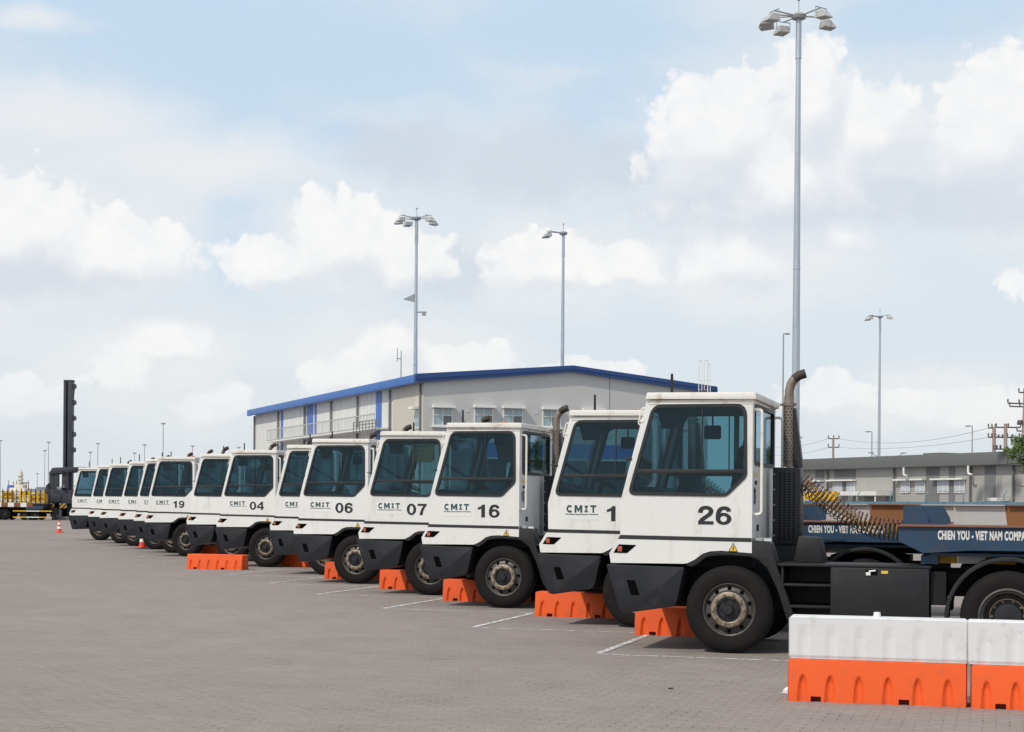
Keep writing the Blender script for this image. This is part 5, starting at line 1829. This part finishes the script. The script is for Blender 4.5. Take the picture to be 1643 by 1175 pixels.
# ---------------------------------------------------------------- container stacker at far left
def stacker():
    Y = 140.
    s_ = Y / F
    c = at(101, 800, Y)
    root = empty('container_stacker', (c.x, Y, 0), R(0), 'dark container stacker with tall black mast at the far left end of the row', 'stacker')
    X = lambda u: (u - 101) * s_
    Z = lambda v: EYE + (799.8 - v) * s_
    b = MB()
    b.box((X(102), -.3, Z(752)), (X(106.5), .3, Z(611)), .02).box((X(109), -.3, Z(828)), (X(116.5), .3, Z(611)), .02).box((X(106.5), .05, Z(800)), (X(109), .3, Z(612)))
    b.box((X(102), -.32, Z(613)), (X(117.5), .32, Z(610)), .02)
    mb_ = b.build('mast', M['stack_paint'], root)
    for v in (620, 646, 671, 697, 722):
        b = MB(); b.prism([(X(116.5), Z(v - 4)), (X(119), Z(v - 4)), (X(120.5), Z(v - 2)), (X(120.5), Z(v + 2)), (X(118), Z(v + 4)), (X(116.5), Z(v + 4))], lambda a, z, k: (a, -.25 + k, z), .5); b.build('mast_bracket', M['stack_paint'], mb_)
    b = MB(); b.tube([(X(117), 0, Z(636)), (X(118), 0, Z(628)), (X(119), 0, Z(618))], .04, 6); b.build('mast_hose', M['rust'], mb_)
    b = MB()
    b.prism([(X(84), Z(760)), (X(90), Z(751)), (X(118), Z(750)), (X(140), Z(749.5)), (X(140), Z(754)), (X(118), Z(758)), (X(86), Z(762))], lambda a, z, k: (a, -1.2 + k, z), 2.4, .03)
    b.box((X(84.5), -1.1, Z(786)), (X(92), -.9, Z(760))).box((X(92.5), -1.1, Z(782)), (X(99.5), -.8, Z(760))).box((X(104), -1.0, Z(800)), (X(113), 1, Z(757)), .03)
    b.build('top_frame', M['stack_paint'], root)
    b = MB()
    b.box((X(80), -1.2, Z(808)), (X(116), 1.2, Z(786)), .05).box((X(88), -1.3, Z(806)), (X(104), -1.2, Z(793)), .03)
    b.prism([(X(80), Z(806)), (X(80), Z(780)), (X(84), Z(776)), (X(86), Z(806))], lambda a, z, k: (a, -1.25 + k, z), 2.5)
    b.cyl((X(96), -1.25, Z(789)), (X(96), -1.15, Z(789)), .25, n=14).cyl((X(110), -1.25, Z(785)), (X(110), -1.15, Z(780)), .3, n=14)
    b.build('body', M['stack_paint'], root)
    b = MB(); b.box((X(76), -1.45, Z(815.5)), (X(94), -1.25, Z(807.8)), .01).box((X(103), -1.45, Z(815.5)), (X(114), -1.25, Z(807.8)), .01)
    b.build('hazard_bumper', M['hazard'], root)
    b = MB(); b.box((X(89), -1.5, Z(831)), (X(105), -1.1, Z(817.5)), .03).box((X(90), -1.3, Z(835)), (X(116), 1.0, Z(829)), .03); b.build('counterweight', M['low_dark'], root)
    for x in (X(97), X(113)):
        b = MB(); b.lathe([(.35, -.3), (.7, -.28), (.8, -.2), (.8, .2), (.7, .28), (.35, .3)], (x, .3, .8), 'y', 24); wh = b.build('wheel', M['tyre'], root)
        b = MB(); b.lathe([(.38, -.25), (.3, -.1), (0, -.1)], (x, .3, .8), 'y', 20); b.build('rim', M['rim'], wh)


stacker()


def yard_trailer():
    Y = 138.
    s_ = Y / F
    c = at(30, 800, Y)
    root = empty('cage_trailer', (c.x, Y, 0), 0, 'yard trailer with yellow railed cage deck and striped edge at the left edge', 'trailer')
    X = lambda u: (u - 30) * s_
    Z = lambda v: EYE + (799.4 - v) * s_
    b = MB(); b.box((X(-80), -1.2, Z(815)), (X(80), 1.2, Z(808)), .02).box((X(-80), -.5, Z(824)), (X(92), .5, Z(815))); b.build('chassis', M['chassis'], root)
    for i, u in enumerate(range(-80, 57, 10)):
        b = MB(); b.box((X(u), -1.24, Z(813.6)), (X(u + 9.6), -1.205, Z(807))); b.build('edge_board', M['rust'] if i % 2 else M['band'], root)
    b = MB(); b.box((X(48), -1.22, Z(818)), (X(76), -.4, Z(812)), .02); b.build('tool_box', M['blue_t'], root)
    for z0 in (819.2, 829.):
        for (u0, u1, mm) in ((28, 49, 'yellow_m'), (49.2, 70, 'band'), (70.2, 90, 'yellow_m')):
            b = MB(); b.box((X(u0), -1.22, Z(z0 + 1.6)), (X(u1), -1.18, Z(z0))); b.build('guard_rail', M[mm], root)
    b = MB()
    for i in range(11):
        u = 3 + i * 7.5
        b.box((X(u) - .03, -1.1, Z(808)), (X(u) + .03, -1.04, Z(786 - (i % 3))))
    b.build('stanchion', M['chassis'], root)
    b = MB()
    for z in (789.5, 797.5, 805):
        b.box((X(3), -1.0, Z(z + 1.2)), (X(78), -.9, Z(z - .8)))
    for u in (3, 11, 18, 26, 38, 44, 52, 66, 77): b.box((X(u) - .07, -1.02, Z(807)), (X(u) + .07, -.88, Z(788)))
    for (u0, u1, v0, v1) in ((11, 25, 791, 801), (37, 50, 790, 795), (54, 78, 793, 806)):
        b.box((X(u0), -.85, Z(v1)), (X(u1), -.3, Z(v0)))
    b.prism([(X(38), Z(790)), (X(50), Z(790)), (X(43), Z(797))], lambda a, z, k: (a, -1. + k, z), .1)
    b.build('cage', M['yellow_m'], root)
    b = MB(); b.box((X(27), -.87, Z(804)), (X(37), -.86, Z(793))).box((X(13), -.87, Z(806)), (X(20), -.86, Z(801))); b.build('sheet', M['band'], root)
    for u in (-6, 14, 45, 62):
        for sg in (-1, 1):
            r = .48 if u < 30 else .40
            b = MB(); b.lathe([(.2, -.15), (r * .8, -.15), (r, -.1), (r, .1), (r * .8, .15), (.2, .15)], (X(u), sg * .95, r), 'y', 22); wh = b.build('wheel', M['tyre'], root)
            b = MB(); b.lathe([(.22, -.1), (.12, -.12), (0, -.12)], (X(u), sg * .95, r), 'y', 16); b.build('rim', M['hub'], wh)
    return root


yard_trailer()


def ship():
    Y = 620.
    s_ = Y / F
    c = at(33, 800, Y)
    root = empty('ship', (c.x, Y, 0), 0, 'white ship superstructure and mast on the horizon at far left', 'ship')
    X = lambda u: (u - 33) * s_
    Z = lambda v: EYE + (799.4 - v) * s_
    b = MB(); b.box((X(-10), -6, 0), (X(62), 6, Z(790)), .3); b.build('hull', M['ship_white'], root)
    b = MB()
    b.box((X(20), -4, Z(790)), (X(44), 4, Z(783)), .2).box((X(28), -3, Z(783)), (X(40), 3, Z(778)), .2).box((X(31), -1.5, Z(778)), (X(35), 1.5, Z(757)), .2)
    for v in (763, 769, 774): b.box((X(29.5), -2, Z(v + 1)), (X(36.5), 2, Z(v)))
    b.cyl((X(33.5), 0, Z(757)), (X(33.5), 0, Z(753)), .25, n=6)
    b.build('superstructure', M['ship_white'], root)
    b = MB()
    for u in (14, 22, 26, 38, 42, 46): b.cyl((X(u), 0, Z(788)), (X(u + random.uniform(-1, 1)), 0, Z(random.uniform(770, 777))), .22, .12, n=6)
    b.box((X(34), -.3, Z(776)), (X(46), .3, Z(774.5)))
    b.build('derrick', M['rust'], root)
    b = MB(); b.box((X(14), -2, Z(784)), (X(19), 2, Z(779)), .1); b.build('deck_house', M['blue_panel'], root)


ship()
for (u0, u1, v0, v1, Y, mm, lab) in ((58, 80, 781.5, 800, 200, 'grey_box', 'grey shipping container standing behind the yellow cage'),
                                     (72, 84, 785, 800, 190, 'teal_box', 'teal shipping container beside the stacker, partly hidden')):
    p0, p1 = at(u0, v0, Y), at(u1, v1, Y)
    root = empty('shipping_container', ((p0.x + p1.x) / 2, Y, 0), 0, lab, 'container', 'shipping containers at far left')
    hw = (p1.x - p0.x) / 2
    b = MB(); b.box((-hw, 0, .15), (hw, 6, p0.z), .03)
    n = int(hw * 2 / .28)
    for i in range(n): b.box((-hw + .1 + i * .28, -.03, .3), (-hw + .22 + i * .28, -.001, p0.z - .2))
    b.build('container_body', M[mm], root)
    b = MB(); b.box((-hw, -.04, p0.z - .14), (hw, -.002, p0.z)).box((-hw, -.04, 0), (hw, -.002, .16)); b.build('container_frame', M[mm], root)
